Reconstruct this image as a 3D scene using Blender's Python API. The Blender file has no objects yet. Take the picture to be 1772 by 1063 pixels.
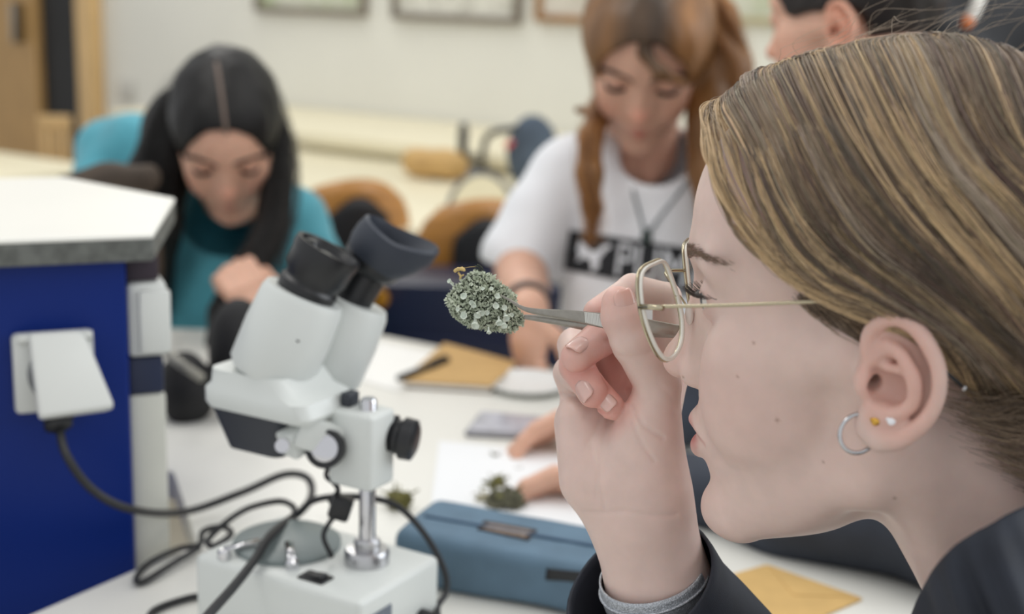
import bpy, bmesh, math, random
import numpy as np
from mathutils import Vector, Matrix

# ------------------------------------------------------------------ camera, world, lights, exposure
S = bpy.context.scene
COL = S.collection
FPX, CX, CY = 2310.0, 886.0, 531.5
PITCH, ROLL = math.atan(0.237), math.radians(2.0)
CAM_Z = 1.22
TABLE_Z = 0.75

cam_d = bpy.data.cameras.new('camera')
cam_d.sensor_width = 36.0
cam_d.lens = FPX / 1772.0 * 36.0
cam_d.clip_start = 0.02
cam_d.dof.use_dof = True
cam_d.dof.focus_distance = 0.69
cam_d.dof.aperture_fstop = 5.0
cam = bpy.data.objects.new('camera', cam_d)
FWD = Vector((0, math.cos(PITCH), -math.sin(PITCH)))
_u0 = Vector((0, math.sin(PITCH), math.cos(PITCH)))
RGT = Vector((1, 0, 0)) * math.cos(ROLL) + _u0 * math.sin(ROLL)
UPV = _u0 * math.cos(ROLL) - Vector((1, 0, 0)) * math.sin(ROLL)
CAM = Vector((0, 0, CAM_Z))
cam.location = CAM
cam.rotation_euler = Matrix((RGT, UPV, -FWD)).transposed().to_euler()
COL.objects.link(cam)
S.camera = cam

world = bpy.data.worlds.new('room_light')
world.use_nodes = True
world.node_tree.nodes['Background'].inputs[0].default_value = (0.97, 0.985, 1.0, 1)
world.node_tree.nodes['Background'].inputs[1].default_value = 0.74
S.world = world


def area_light(name, loc, size, size_y, power, col=(1, 1, 1), target=None):
    d = bpy.data.lights.new(name, 'AREA')
    d.shape = 'RECTANGLE'
    d.size = size
    d.size_y = size_y
    d.energy = power
    d.color = col
    o = bpy.data.objects.new(name, d)
    o.location = loc
    if target is not None:
        v = Vector(target) - Vector(loc)
        o.rotation_euler = v.to_track_quat('-Z', 'Y').to_euler()
    COL.objects.link(o)
    return o


# ceiling luminaires of the classroom and the window front on the right
area_light('ceiling_lamp', (-0.9, 1.5, 2.75), 0.35, 2.4, 13, (1.0, 0.97, 0.92))
area_light('ceiling_lamp', (0.9, 1.3, 2.75), 0.35, 2.4, 13, (1.0, 0.97, 0.92))
area_light('ceiling_lamp', (-0.9, 4.6, 2.75), 0.35, 2.4, 22, (1.0, 0.97, 0.92))
area_light('ceiling_lamp', (1.0, 4.6, 2.75), 0.35, 2.4, 22, (1.0, 0.97, 0.92))
area_light('window_daylight', (3.2, 1.2, 1.9), 2.4, 1.5, 40, (0.90, 0.95, 1.0), (0, 1.0, 0.9))

S.view_settings.view_transform = 'Standard'
S.view_settings.look = 'None'
S.view_settings.gamma = 1.0
S.view_settings.use_curve_mapping = False
S.view_settings.exposure = 0.12

# ------------------------------------------------------------------ helpers

def P(px, py, d):
    """point seen at photo pixel (px, py), d metres along the optical axis"""
    return CAM + FWD * d + RGT * ((px - CX) / FPX * d) - UPV * ((py - CY) / FPX * d)


def on_z(px, py, z=TABLE_Z):
    r = FWD + RGT * ((px - CX) / FPX) - UPV * ((py - CY) / FPX)
    return CAM + r * ((z - CAM_Z) / r.z)


def on_y(px, py, y):
    r = FWD + RGT * ((px - CX) / FPX) - UPV * ((py - CY) / FPX)
    return CAM + r * (y / r.y)


def lin(c):
    """sRGB 0-255 -> linear"""
    out = []
    for v in c[:3]:
        v = v / 255.0
        out.append(v / 12.92 if v <= 0.04045 else ((v + 0.055) / 1.055) ** 2.4)
    return tuple(out)


MATS = {}


def mat(name, col, rough=0.5, metal=0.0, sss=0.0, var=0.0, vscale=20.0, bump=0.0, bscale=120.0, coat=0.0, attr=None,
        spec=0.5, sheen=0.0, stretch=None, col2=None, ramp=(0.35, 0.65), bump_dist=0.001, detail=4.0):
    if name in MATS:
        return MATS[name]
    m = bpy.data.materials.new(name)
    m.use_nodes = True
    nt = m.node_tree
    b = nt.nodes['Principled BSDF']
    c = lin(col)
    b.inputs['Base Color'].default_value = (*c, 1)
    b.inputs['Roughness'].default_value = rough
    b.inputs['Metallic'].default_value = metal
    b.inputs['Specular IOR Level'].default_value = spec
    if sss:
        b.inputs['Subsurface Weight'].default_value = sss
        b.inputs['Subsurface Radius'].default_value = (1.0, 0.35, 0.2)
        b.inputs['Subsurface Scale'].default_value = 0.006
    if coat:
        b.inputs['Coat Weight'].default_value = coat
        b.inputs['Coat Roughness'].default_value = 0.15
    if sheen:
        b.inputs['Sheen Weight'].default_value = sheen
    tc = nt.nodes.new('ShaderNodeTexCoord')
    src = tc.outputs['Object']
    if stretch is not None:
        mp = nt.nodes.new('ShaderNodeMapping')
        mp.inputs['Scale'].default_value = stretch
        nt.links.new(src, mp.inputs['Vector'])
        src = mp.outputs['Vector']
    colsock = None
    if var or col2:
        n = nt.nodes.new('ShaderNodeTexNoise')
        n.inputs['Scale'].default_value = vscale
        n.inputs['Detail'].default_value = detail
        nt.links.new(src, n.inputs['Vector'])
        r = nt.nodes.new('ShaderNodeValToRGB')
        r.color_ramp.elements[0].position = ramp[0]
        r.color_ramp.elements[1].position = ramp[1]
        if col2:
            c2 = lin(col2)
            r.color_ramp.elements[0].color = (*c, 1)
            r.color_ramp.elements[1].color = (*c2, 1)
        else:
            r.color_ramp.elements[0].color = (*[v * (1 - var) for v in c], 1)
            r.color_ramp.elements[1].color = (*[min(1, v * (1 + var)) for v in c], 1)
        nt.links.new(n.outputs['Fac'], r.inputs['Fac'])
        colsock = r.outputs['Color']
    if attr:
        a = nt.nodes.new('ShaderNodeAttribute')
        a.attribute_name = attr
        if colsock is None:
            colsock = a.outputs['Color']
        else:
            mx = nt.nodes.new('ShaderNodeMix')
            mx.data_type = 'RGBA'
            mx.blend_type = 'MULTIPLY'
            mx.inputs['Factor'].default_value = 1.0
            nt.links.new(colsock, mx.inputs[6])
            nt.links.new(a.outputs['Color'], mx.inputs[7])
            colsock = mx.outputs[2]
    if colsock is not None:
        nt.links.new(colsock, b.inputs['Base Color'])
    if bump:
        n = nt.nodes.new('ShaderNodeTexNoise')
        n.inputs['Scale'].default_value = bscale
        n.inputs['Detail'].default_value = 3.0
        nt.links.new(src, n.inputs['Vector'])
        bp = nt.nodes.new('ShaderNodeBump')
        bp.inputs['Strength'].default_value = bump
        bp.inputs['Distance'].default_value = bump_dist
        nt.links.new(n.outputs['Fac'], bp.inputs['Height'])
        nt.links.new(bp.outputs['Normal'], b.inputs['Normal'])
    MATS[name] = m
    return m


def tag(o, label=None, cat=None, group=None, kind=None):
    if label:
        o['label'] = label
    if cat:
        o['category'] = cat
    if group:
        o['group'] = group
    if kind:
        o['kind'] = kind
    return o


def empty(name, loc, label, cat, group=None, rot=None):
    o = bpy.data.objects.new(name, None)
    o.location = loc
    o.empty_display_size = 0.02
    if rot is not None:
        o.rotation_euler = rot
    COL.objects.link(o)
    return tag(o, label, cat, group)


def world_of(o):
    m = Matrix.LocRotScale(o.location, o.rotation_euler, o.scale)
    return m if o.parent is None else world_of(o.parent) @ o.matrix_parent_inverse @ m


def adopt(o, parent):
    """parent, keeping the world transform of o"""
    o.parent = parent
    o.matrix_parent_inverse = world_of(parent).inverted()
    return o


def mesh(name, V, F, m, parent=None, smooth=True, local=False):
    """V in world coordinates (or in the parent's frame when local)"""
    me = bpy.data.meshes.new(name)
    V = np.asarray(V, dtype=np.float64).reshape(-1, 3)
    me.from_pydata(V.tolist() if len(V) < 60000 else V, [], F if isinstance(F, list) else F.tolist())
    me.update()
    if smooth:
        me.polygons.foreach_set('use_smooth', np.ones(len(me.polygons), dtype=bool))
    if m is not None:
        me.materials.append(m)
    o = bpy.data.objects.new(name, me)
    COL.objects.link(o)
    if parent is not None:
        if local:
            o.parent = parent
        else:
            adopt(o, parent)
    return o


def from_bm(name, bm, m, parent=None, smooth=True, mtx=None, local=False):
    if mtx is not None:
        bm.transform(mtx)
    bmesh.ops.recalc_face_normals(bm, faces=bm.faces[:])
    me = bpy.data.meshes.new(name)
    bm.to_mesh(me)
    bm.free()
    if smooth:
        me.polygons.foreach_set('use_smooth', np.ones(len(me.polygons), dtype=bool))
        try:
            me.set_sharp_from_angle(angle=math.radians(35))
        except Exception:
            pass
    me.materials.append(m)
    o = bpy.data.objects.new(name, me)
    COL.objects.link(o)
    if parent is not None:
        if local:
            o.parent = parent
        else:
            adopt(o, parent)
    return o


def box_bm(lo, hi, bevel=0.0, seg=2, bm=None):
    own = bm is None
    if own:
        bm = bmesh.new()
    r = bmesh.ops.create_cube(bm, size=1.0)
    vs = r['verts']
    for v in vs:
        v.co = Vector([lo[i] + (v.co[i] + 0.5) * (hi[i] - lo[i]) for i in range(3)])
    if bevel:
        es = list({e for v in vs for e in v.link_edges})
        bmesh.ops.bevel(bm, geom=es, offset=bevel, segments=seg, affect='EDGES', profile=0.5)
    return bm


def prism_bm(poly, z0, z1, bevel=0.0, seg=2):
    """extrude a 2D polygon from z0 to z1"""
    bm = bmesh.new()
    b = [bm.verts.new((x, y, z0)) for x, y in poly]
    t = [bm.verts.new((x, y, z1)) for x, y in poly]
    n = len(poly)
    bm.faces.new(b[::-1])
    bm.faces.new(t)
    for i in range(n):
        bm.faces.new((b[i], b[(i + 1) % n], t[(i + 1) % n], t[i]))
    bmesh.ops.recalc_face_normals(bm, faces=bm.faces[:])
    if bevel:
        bmesh.ops.bevel(bm, geom=bm.edges[:], offset=bevel, segments=seg, affect='EDGES', profile=0.5)
    return bm


def lathe_bm(prof, seg=32, bm=None, close=True):
    """prof: list of (r, z) about z"""
    if bm is None:
        bm = bmesh.new()
    rings = []
    for r, z in prof:
        if r < 1e-6:
            rings.append([bm.verts.new((0, 0, z))])
        else:
            rings.append([bm.verts.new((r * math.cos(2 * math.pi * i / seg), r * math.sin(2 * math.pi * i / seg), z)) for i in range(seg)])
    for a, b in zip(rings, rings[1:]):
        for i in range(seg):
            j = (i + 1) % seg
            if len(a) == 1 and len(b) == 1:
                continue
            if len(a) == 1:
                bm.faces.new((a[0], b[i], b[j]))
            elif len(b) == 1:
                bm.faces.new((a[i], a[j], b[0]))
            else:
                bm.faces.new((a[i], a[j], b[j], b[i]))
    if close:
        for r in (rings[0], rings[-1]):
            if len(r) > 1:
                try:
                    bm.faces.new(r)
                except ValueError:
                    pass
    return bm


def frame_from(z, x_hint=(1, 0, 0)):
    z = Vector(z).normalized()
    x = Vector(x_hint)
    x = (x - z * x.dot(z))
    if x.length < 1e-6:
        x = Vector((0, 1, 0)) - z * z.y
    x.normalize()
    y = z.cross(x)
    return Matrix((x, y, z)).transposed()


def axis_mtx(loc, z, x_hint=(1, 0, 0)):
    return Matrix.Translation(Vector(loc)) @ frame_from(z, x_hint).to_4x4()


def catmull(pts, n=8, closed=False):
    pts = [Vector(p) for p in pts]
    out = []
    m = len(pts)
    rng = range(m) if closed else range(m - 1)
    for i in rng:
        if closed:
            p0, p1, p2, p3 = pts[(i - 1) % m], pts[i], pts[(i + 1) % m], pts[(i + 2) % m]
        else:
            p1, p2 = pts[i], pts[i + 1]
            p0 = pts[i - 1] if i > 0 else p1 * 2 - p2
            p3 = pts[i + 2] if i + 2 < m else p2 * 2 - p1
        for k in range(n):
            t = k / n
            out.append(0.5 * ((2 * p1) + (p2 - p0) * t + (2 * p0 - 5 * p1 + 4 * p2 - p3) * t * t + (3 * p1 - p0 - 3 * p2 + p3) * t ** 3))
    if not closed:
        out.append(pts[-1])
    return out


def tube_geo(path, rad, seg=10, closed=False, cap=True, flat=None, up=None):
    """path list of Vectors, rad float or list; flat=(a,b) scales the two cross axes"""
    n = len(path)
    path = [Vector(p) for p in path]
    rads = [rad] * n if not hasattr(rad, '__len__') else list(rad)
    V, F = [], []
    prev = None
    for i in range(n):
        if closed:
            t = path[(i + 1) % n] - path[i - 1]
        else:
            t = path[min(i + 1, n - 1)] - path[max(i - 1, 0)]
        t.normalize()
        if up is not None:
            x = Vector(up) - t * Vector(up).dot(t)
        elif prev is None:
            h = Vector((0, 0, 1)) if abs(t.z) < 0.9 else Vector((1, 0, 0))
            x = h - t * h.dot(t)
        else:
            x = prev - t * prev.dot(t)
        x.normalize()
        prev = x
        y = t.cross(x)
        fa, fb = flat if flat else (1, 1)
        for k in range(seg):
            a = 2 * math.pi * k / seg
            V.append(path[i] + x * (math.cos(a) * rads[i] * fa) + y * (math.sin(a) * rads[i] * fb))
    m = n if closed else n - 1
    for i in range(m):
        for k in range(seg):
            a, b = i * seg + k, i * seg + (k + 1) % seg
            c, d = ((i + 1) % n) * seg + (k + 1) % seg, ((i + 1) % n) * seg + k
            F.append((a, b, c, d))
    if cap and not closed:
        F.append(tuple(range(seg))[::-1])
        F.append(tuple(range((n - 1) * seg, n * seg)))
    return V, F


def tube(name, path, rad, m, parent=None, seg=10, closed=False, flat=None, up=None):
    V, F = tube_geo(path, rad, seg, closed, flat=flat, up=up)
    return mesh(name, [tuple(v) for v in V], F, m, parent)


# ------------------------------------------------------------------ signed distance modelling (organic shapes)
F4 = np.float32


def A3(*v):
    return np.array(v, dtype=F4)


def s_ell(p, c, r):
    c = A3(*c)
    r = A3(*r)
    q = (p - c) / r
    k0 = np.sqrt((q * q).sum(1)) + 1e-6
    q2 = q / r
    k1 = np.sqrt((q2 * q2).sum(1)) + 1e-9
    return k0 * (k0 - 1.0) / k1


def s_ellr(p, c, r, R):
    """ellipsoid turned by the 3x3 matrix R (columns = its axes)"""
    q = (p - A3(*c)) @ np.asarray(R, dtype=F4)
    return s_ell(q, (0, 0, 0), r)


def s_sph(p, c, r):
    d = p - A3(*c)
    return np.sqrt((d * d).sum(1)) - r


def s_cone(p, a, b, ra, rb):
    """capsule whose radius runs from ra at a to rb at b"""
    a = A3(*a)
    b = A3(*b)
    ab = b - a
    L2 = float((ab * ab).sum())
    ap = p - a
    t = np.clip((ap @ ab) / max(L2, 1e-9), 0, 1)
    d = ap - t[:, None] * ab
    return np.sqrt((d * d).sum(1)) - (ra + (rb - ra) * t)


def s_chain(p, pts, rads, k=0.0):
    d = None
    for i in range(len(pts) - 1):
        e = s_cone(p, pts[i], pts[i + 1], rads[i], rads[i + 1])
        d = e if d is None else (np.minimum(d, e) if k == 0 else smin(d, e, k))
    return d


def smin(a, b, k):
    h = np.maximum(k - np.abs(a - b), 0) / k
    return np.minimum(a, b) - h * h * (k * 0.25)


def smax(a, b, k):
    return -smin(-a, -b, k)


def wob(p, s, seed=0.0):
    """cheap smooth 3D wobble, about -1..1"""
    x, y, z = p[:, 0] / s + seed, p[:, 1] / s + seed * 1.7, p[:, 2] / s - seed
    return (np.sin(x + 1.3 * np.sin(0.7 * y + z)) + np.sin(1.3 * y + 1.1 * np.sin(x - 0.8 * z)) + np.sin(0.9 * z + 1.2 * np.sin(0.8 * x + y))) / 3.0


def sdf_surface(fn, lo, hi, h, steps=2, margin=1.7):
    """naive surface nets on a sparse grid; returns verts (N,3) and quads (M,4)"""
    B = 8
    lo = np.asarray(lo, dtype=np.float64)
    hi = np.asarray(hi, dtype=np.float64)
    nb = np.maximum(1, np.ceil((hi - lo) / (B * h)).astype(int))
    gi = np.stack(np.meshgrid(*[np.arange(n) for n in nb], indexing='ij'), -1).reshape(-1, 3)
    cen = (lo + (gi + 0.5) * B * h).astype(F4)
    d = fn(cen)
    gi = gi[np.abs(d) < B * h * 0.87 * margin]
    off = np.stack(np.meshgrid(*[np.arange(B + 1)] * 3, indexing='ij'), -1).reshape(-1, 3)
    cell_keys, cell_pos, quads_src = [], [], []
    NY, NZ = int(nb[1] * B + 3), int(nb[2] * B + 3)
    CH = 700
    all_k, all_v, all_e = [], [], []
    corner = np.array([[i, j, k] for i in (0, 1) for j in (0, 1) for k in (0, 1)])
    edges = [(a, b) for a in range(8) for b in range(a + 1, 8) if np.abs(corner[a] - corner[b]).sum() == 1]
    for s in range(0, len(gi), CH):
        g = gi[s:s + CH]
        pts = (lo + (g[:, None, :] * B + off[None]) * h).reshape(-1, 3).astype(F4)
        val = fn(pts).reshape(-1, B + 1, B + 1, B + 1)
        cv = np.stack([val[:, c[0]:c[0] + B, c[1]:c[1] + B, c[2]:c[2] + B] for c in corner], -1)
        ins = cv < 0
        cnt = ins.sum(-1)
        act = (cnt > 0) & (cnt < 8)
        idx = np.argwhere(act)
        if len(idx) == 0:
            continue
        c8 = cv[act]
        i8 = ins[act]
        gc = g[idx[:, 0]] * B + idx[:, 1:]
        acc = np.zeros((len(idx), 3))
        num = np.zeros(len(idx))
        for a, b in edges:
            x = i8[:, a] != i8[:, b]
            va, vb = c8[:, a], c8[:, b]
            t = np.where(x, va / np.where(x, va - vb, 1), 0)
            pt = corner[a][None] + t[:, None] * (corner[b] - corner[a])[None]
            acc += np.where(x[:, None], pt, 0)
            num += x
        v = lo + (gc + acc / num[:, None]) * h
        all_k.append(((gc[:, 0] + 1) * NY + gc[:, 1] + 1) * NZ + gc[:, 2] + 1)
        all_v.append(v)
        # edges leaving the min corner along x, y, z
        e = np.stack([i8[:, 0] * 2 + i8[:, 4], i8[:, 0] * 2 + i8[:, 2], i8[:, 0] * 2 + i8[:, 1]], 1)
        all_e.append(e)
    K = np.concatenate(all_k)
    V = np.concatenate(all_v)
    E = np.concatenate(all_e)
    o = np.argsort(K)
    K, V, E = K[o], V[o], E[o]
    st = (NY * NZ, NZ, 1)
    Q = []
    for ax in range(3):
        u, w = (ax + 1) % 3, (ax + 2) % 3
        for code, flip in ((2, False), (1, True)):
            sel = np.nonzero(E[:, ax] == code)[0]
            k = K[sel]
            ks = [k, k - st[u], k - st[u] - st[w], k - st[w]]
            ids = []
            ok = np.ones(len(k), bool)
            for kk in ks:
                j = np.searchsorted(K, kk)
                j = np.minimum(j, len(K) - 1)
                ok &= K[j] == kk
                ids.append(j)
            q = np.stack(ids, 1)[ok]
            Q.append(q[:, ::-1] if flip else q)
    Q = np.concatenate(Q)
    for _ in range(steps):
        p = V.astype(F4)
        d0 = fn(p)
        e = 0.35 * h
        gr = np.stack([fn(p + A3(*(e if i == a else 0 for i in range(3)))) - d0 for a in range(3)], 1) / e
        n2 = np.maximum((gr * gr).sum(1), 0.2)
        stp = np.clip(d0 / n2, -0.5 * h, 0.5 * h)
        V = V - gr * stp[:, None]
    return V, Q


def sdf_mesh(name, fn, lo, hi, h, m, parent=None, mtx=None, scale=0.001, tint=None, steps=2):
    V, Q = sdf_surface(fn, lo, hi, h, steps)
    W = V * scale
    if mtx is not None:
        M = np.array(mtx)
        W = W @ M[:3, :3].T + M[:3, 3]
    o = mesh(name, W, Q, m, parent)
    if tint is not None:
        add_tint(o, tint(V.astype(F4)))
    return o


def add_tint(o, colr, name='tint'):
    a = o.data.attributes.new(name, 'FLOAT_COLOR', 'POINT')
    c = np.ones((len(o.data.vertices), 4), dtype=F4)
    c[:, :3] = colr
    a.data.foreach_set('color', c.ravel())


def basis(origin, fwd, up=(0, 0, 1)):
    """frame with x = forward, y = the person's left, z = up"""
    f = Vector(fwd).normalized()
    u = Vector(up)
    u = (u - f * u.dot(f)).normalized()
    l = u.cross(f)
    M = Matrix((f, l, u)).transposed().to_4x4()
    M.translation = Vector(origin)
    return M


def hair_curves(name, strands, rad, m, parent=None, cols=None):
    """strands: list of (n,3) world arrays"""
    hc = bpy.data.hair_curves.new(name)
    hc.add_curves([len(s) for s in strands])
    pos = np.concatenate(strands).astype(F4)
    a = hc.attributes.get('position') or hc.attributes.new('position', 'FLOAT_VECTOR', 'POINT')
    a.data.foreach_set('vector', pos.ravel())
    r = hc.attributes.new('radius', 'FLOAT', 'POINT') if hc.attributes.get('radius') is None else hc.attributes['radius']
    rr = []
    for i, s in enumerate(strands):
        t = np.linspace(0, 1, len(s))
        rr.append((rad[i] if hasattr(rad, '__len__') else rad) * (1.0 - 0.55 * t ** 3))
    r.data.foreach_set('value', np.concatenate(rr).astype(F4))
    if cols is not None:
        c = hc.attributes.new('tint', 'FLOAT_COLOR', 'POINT')
        cc = np.concatenate([np.repeat(np.append(np.asarray(cols[i], dtype=F4), 1.0)[None], len(s), 0) for i, s in enumerate(strands)])
        c.data.foreach_set('color', cc.astype(F4).ravel())
    hc.materials.append(m)
    o = bpy.data.objects.new(name, hc)
    COL.objects.link(o)
    if parent is not None:
        adopt(o, parent)
    return o


def spline_np(C, n):
    """C (...,m,3) control points -> catmull samples (...,n,3)"""
    C = np.asarray(C, dtype=np.float64)
    m = C.shape[-2]
    E = np.concatenate([2 * C[..., :1, :] - C[..., 1:2, :], C, 2 * C[..., -1:, :] - C[..., -2:-1, :]], -2)
    t = np.linspace(0, m - 1 - 1e-6, n)
    i = t.astype(int)
    f = (t - i)[:, None]
    p0, p1, p2, p3 = E[..., i, :], E[..., i + 1, :], E[..., i + 2, :], E[..., i + 3, :]
    return 0.5 * (2 * p1 + (p2 - p0) * f + (2 * p0 - 5 * p1 + 4 * p2 - p3) * f ** 2 + (3 * p1 - p0 - 3 * p2 + p3) * f ** 3)
# ------------------------------------------------------------------ heads (millimetres; x forward, y left, z up; origin between the ear canals)
HELIX = [(-7, 74, 4), (-1, 75, 9), (-1, 76, 16), (-5, 77, 22), (-12, 78, 25), (-20, 79.5, 22), (-26, 80.5, 14), (-30, 81, 4), (-30, 81, -7),
         (-26, 80, -17), (-20, 78.5, -24), (-13, 77, -29), (-6, 76, -30)]
EYE_X, EYE_Z = 69.0, 25.5
ZS = 1.13      # long faces: heights of the head model are stretched by this


HELIX_S = [tuple(v) for v in catmull(HELIX, 4)]
HELIX_R = list(np.interp(np.linspace(0, 12, len(HELIX_S)), range(13), [2.6, 2.8, 3.2, 3.6, 3.8, 3.8, 3.6, 3.4, 3.3, 3.5, 3.9, 4.2, 4.4]))
ANTI_S = [tuple(v) for v in catmull([(-9, 77.5, 13), (-15, 79, 9), (-20, 80, -2), (-19, 79, -12), (-11, 77, -18), (-4, 75, -16.5)], 4)]
ANTI_R = list(np.interp(np.linspace(0, 5, len(ANTI_S)), range(6), [2.6, 3.0, 3.4, 3.2, 3.2, 2.8]))


def head_sdf(p, eyes_open=True, neck=((-30, 0, -30), (-105, 0, -140), 50, 54), ears=1):
    p_true = p
    p = p / A3(1, 1, ZS)
    q = p.copy()
    q[:, 1] = np.abs(q[:, 1])
    d = s_ell(p, (-12, 0, 45), (97, 73, 72))
    d = smin(d, s_ell(p, (38, 0, 52), (48, 58, 50)), 18)
    face = s_ell(p, (36, 0, -10), (48, 55, 62))
    d = smin(d, face, 22)
    d = smin(d, s_cone(q, (12, 59, 4), (62, 43, 0), 9, 13), 16)          # cheekbone
    d = smin(d, s_ell(q, (54, 32, -22), (29, 24, 30)), 16)               # cheek
    d = smin(d, s_cone(q, (-2, 52, -4), (2, 46, -46), 13, 13), 14)       # ramus
    d = smin(d, s_cone(q, (2, 46, -46), (68, 15, -77), 13, 13), 16)      # jaw line
    d = smin(d, s_ell(p, (40, 0, -56), (42, 40, 32)), 14)
    d = smin(d, s_ell(p, (75, 0, -79), (18, 20, 15)), 10)                # chin
    d = smin(d, s_ell(p, (71, 0, -39), (22, 27, 26)), 12)                # muzzle
    d = smin(d, s_cone(q, (82, 9, 40), (69, 43, 38), 7, 7), 12)          # brow ridge
    d = smax(d, -s_ell(q, (91, 32, 21), (17, 19, 12)), 10)               # eye socket
    d = smin(d, s_cone(p, (81, 0, 33), (97, 0, -6), 6.2, 7.0), 9)        # nose bridge
    d = smin(d, s_cone(q, (77, 10, 18), (87, 10, -9), 7, 7), 9)
    d = smin(d, s_ell(p, (100, 0, -11), (10, 9.5, 8.5)), 7)               # tip
    d = smin(d, s_ell(q, (91, 10.5, -15), (7.5, 6, 6.5)), 4)             # ala
    d = smax(d, -s_ell(q, (95.5, 5.6, -21), (4.5, 2.8, 4.5)), 2)         # nostril
    lid = s_sph(q * A3(1, 1, ZS), (EYE_X, 32, EYE_Z), 13.4)
    if eyes_open:
        lid = smax(lid, -s_ell(q * A3(1, 1, ZS), (EYE_X + 15.5, 33, EYE_Z - .5), (11, 13.5, 4.4)), 1.5)
    d = smin(d, lid, 3.5)
    if eyes_open:
        d = smax(d, -s_ell(q * A3(1, 1, ZS), (EYE_X + 14.5, 33, EYE_Z - .5), (9, 13, 4.2)), 1.0)
    up = s_cone(q, (92.5, 2.5, -37.8), (82, 22, -43.2), 4.8, 2.4)
    lo = s_cone(q, (92.0, 0, -51.0), (81, 21, -46), 5.6, 2.4)
    d = smin(d, np.minimum(up, lo), 4)
    d = smax(d, -s_cone(q, (102, 0, -44.2), (86, 25, -44.6), 5.0, 1.4), 1.6)
    d = smax(d, -s_cone(p, (99, 0, -24), (98, 0, -34), 1.6, 2.2), 3.0)   # philtrum
    # neck
    if neck is not None:
        d = smin(d, s_cone(p, neck[0], neck[1], neck[2], neck[3]), 18)
        d = smin(d, s_cone(q, (-12, 48, -32), (neck[1][0] + 45, 14, neck[1][2]), 12, 10), 18)
    if ears:
        e = p_true.copy()
        e[:, 1] = np.abs(e[:, 1])
        sel = (e[:, 0] < 30) & (e[:, 0] > -55) & (e[:, 1] > 50) & (np.abs(e[:, 2]) < 55)
        if sel.any():
            w = e[sel]
            c, s = math.cos(0.30), math.sin(0.30)
            R = np.array([[0.97, -0.24, 0], [0.24, 0.97, 0], [0, 0, 1.0]])
            pl = s_ellr(w, (-14, 72, 0), (16.5, 5.0, 26), R)
            ear = smin(pl, s_ell(w, (-8, 66, -4), (12, 10, 20)), 8)
            ear = smax(ear, -s_ell(w, (-10, 81, -5), (10.5, 11.5, 13.5)), 2.5)          # concha
            ear = smax(ear, -s_cone(w, (-7, 80, 17), (-24, 83, 12), 2.6, 3.0), 2.5)     # scapha / fossa
            ear = smax(ear, -s_cone(w, (-24, 83, 12), (-25, 83, -10), 2.6, 2.2), 2.5)
            ear = smin(ear, s_chain(w, HELIX_S, HELIX_R), 2.5)
            ear = smin(ear, s_chain(w, ANTI_S, ANTI_R), 3.0)
            ear = smin(ear, s_cone(w, (-20, 79, 1), (-9, 76, 3), 1.8, 2.0), 2.5)        # crus
            ear = smin(ear, s_ell(w, (-5, 74, -24), (11, 4.8, 9.5)), 6)              # lobe
            ear = smin(ear, s_ell(w, (1.5, 74.5, -4.5), (4.2, 4.2, 6.5)), 3)            # tragus
            ear = smax(ear, -s_cone(w, (-4.5, 78, -6), (0, 64, -4), 3.2, 3.0), 2)
            d[sel] = smin(d[sel], ear, 5.0)
            dd = d[sel]
            d[sel] = smax(dd, -s_cone(w, (-4.5, 78, -6), (0, 62, -3), 3.0, 3.0), 2)
    return d


SKIN_LIP = np.array([0.74, 0.33, 0.35])


def head_tint(p, blush=0.25, lip=1.0):
    """natural colouring of the skin itself: lips, ears, nose, cheeks"""
    n = len(p)
    p_true = p
    p = p / A3(1, 1, ZS)
    q = p.copy()
    q[:, 1] = np.abs(q[:, 1])
    c = np.ones((n, 3), dtype=F4)

    def mixin(d, w, colr, amt):
        t = np.clip(1 - d / w, 0, 1)[:, None] * amt
        return c * (1 - t) + c * np.array(colr, dtype=F4) * t

    up = s_cone(q, (92.5, 2.5, -38.6), (82, 22, -43.6), 4.0, 1.9)
    lo = s_cone(q, (92.0, 0, -50.0), (81, 21, -45.6), 4.8, 1.9)
    c = mixin(np.maximum(np.minimum(up, lo), 0), 1.8, SKIN_LIP, lip)
    c = mixin(np.maximum(s_ell(q, (60, 42, -18), (20, 14, 16)), 0), 16, (1.0, 0.84, 0.82), blush)
    c = mixin(np.maximum(s_sph(p, (101, 0, -9), 9), 0), 8, (1.0, 0.84, 0.82), blush * 1.5)
    c = mixin(np.maximum(s_ell(np.abs(p_true * A3(0, 1, 0)) + p_true * A3(1, 0, 1), (-14, 78, 0), (16, 8, 28)), 0), 6, (1.0, 0.80, 0.75), 0.8)
    c = mixin(np.maximum(s_ell(q, (80, 32, 19), (8, 15, 9)), 0), 5, (0.88, 0.78, 0.78), 0.5)
    return c


skin_fair = mat('fair_skin', (216, 190, 180), rough=0.46, sss=0.30, var=0.03, vscale=90, bump=0.06, bscale=900, attr='tint', spec=0.4, bump_dist=0.0006)
skin_warm = mat('warm_skin', (222, 176, 152), rough=0.45, sss=0.2, var=0.04, vscale=60, attr='tint', spec=0.4)
nail_mat = mat('nail', (222, 178, 168), rough=0.22, sss=0.2, spec=0.6)
eye_white = mat('eye_white', (228, 222, 216), rough=0.2)
iris_mat = mat('iris', (70, 84, 92), rough=0.25)


def hair_mat(name, attr=True, col=(90, 70, 50), rough=0.35):
    if name in MATS:
        return MATS[name]
    m = bpy.data.materials.new(name)
    m.use_nodes = True
    nt = m.node_tree
    b = nt.nodes['Principled BSDF']
    b.inputs['Roughness'].default_value = rough
    b.inputs['Specular IOR Level'].default_value = 0.45
    b.inputs['Base Color'].default_value = (*lin(col), 1)
    if attr:
        a = nt.nodes.new('ShaderNodeAttribute')
        a.attribute_name = 'tint'
        nt.links.new(a.outputs['Color'], b.inputs['Base Color'])
    MATS[name] = m
    return m


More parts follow.
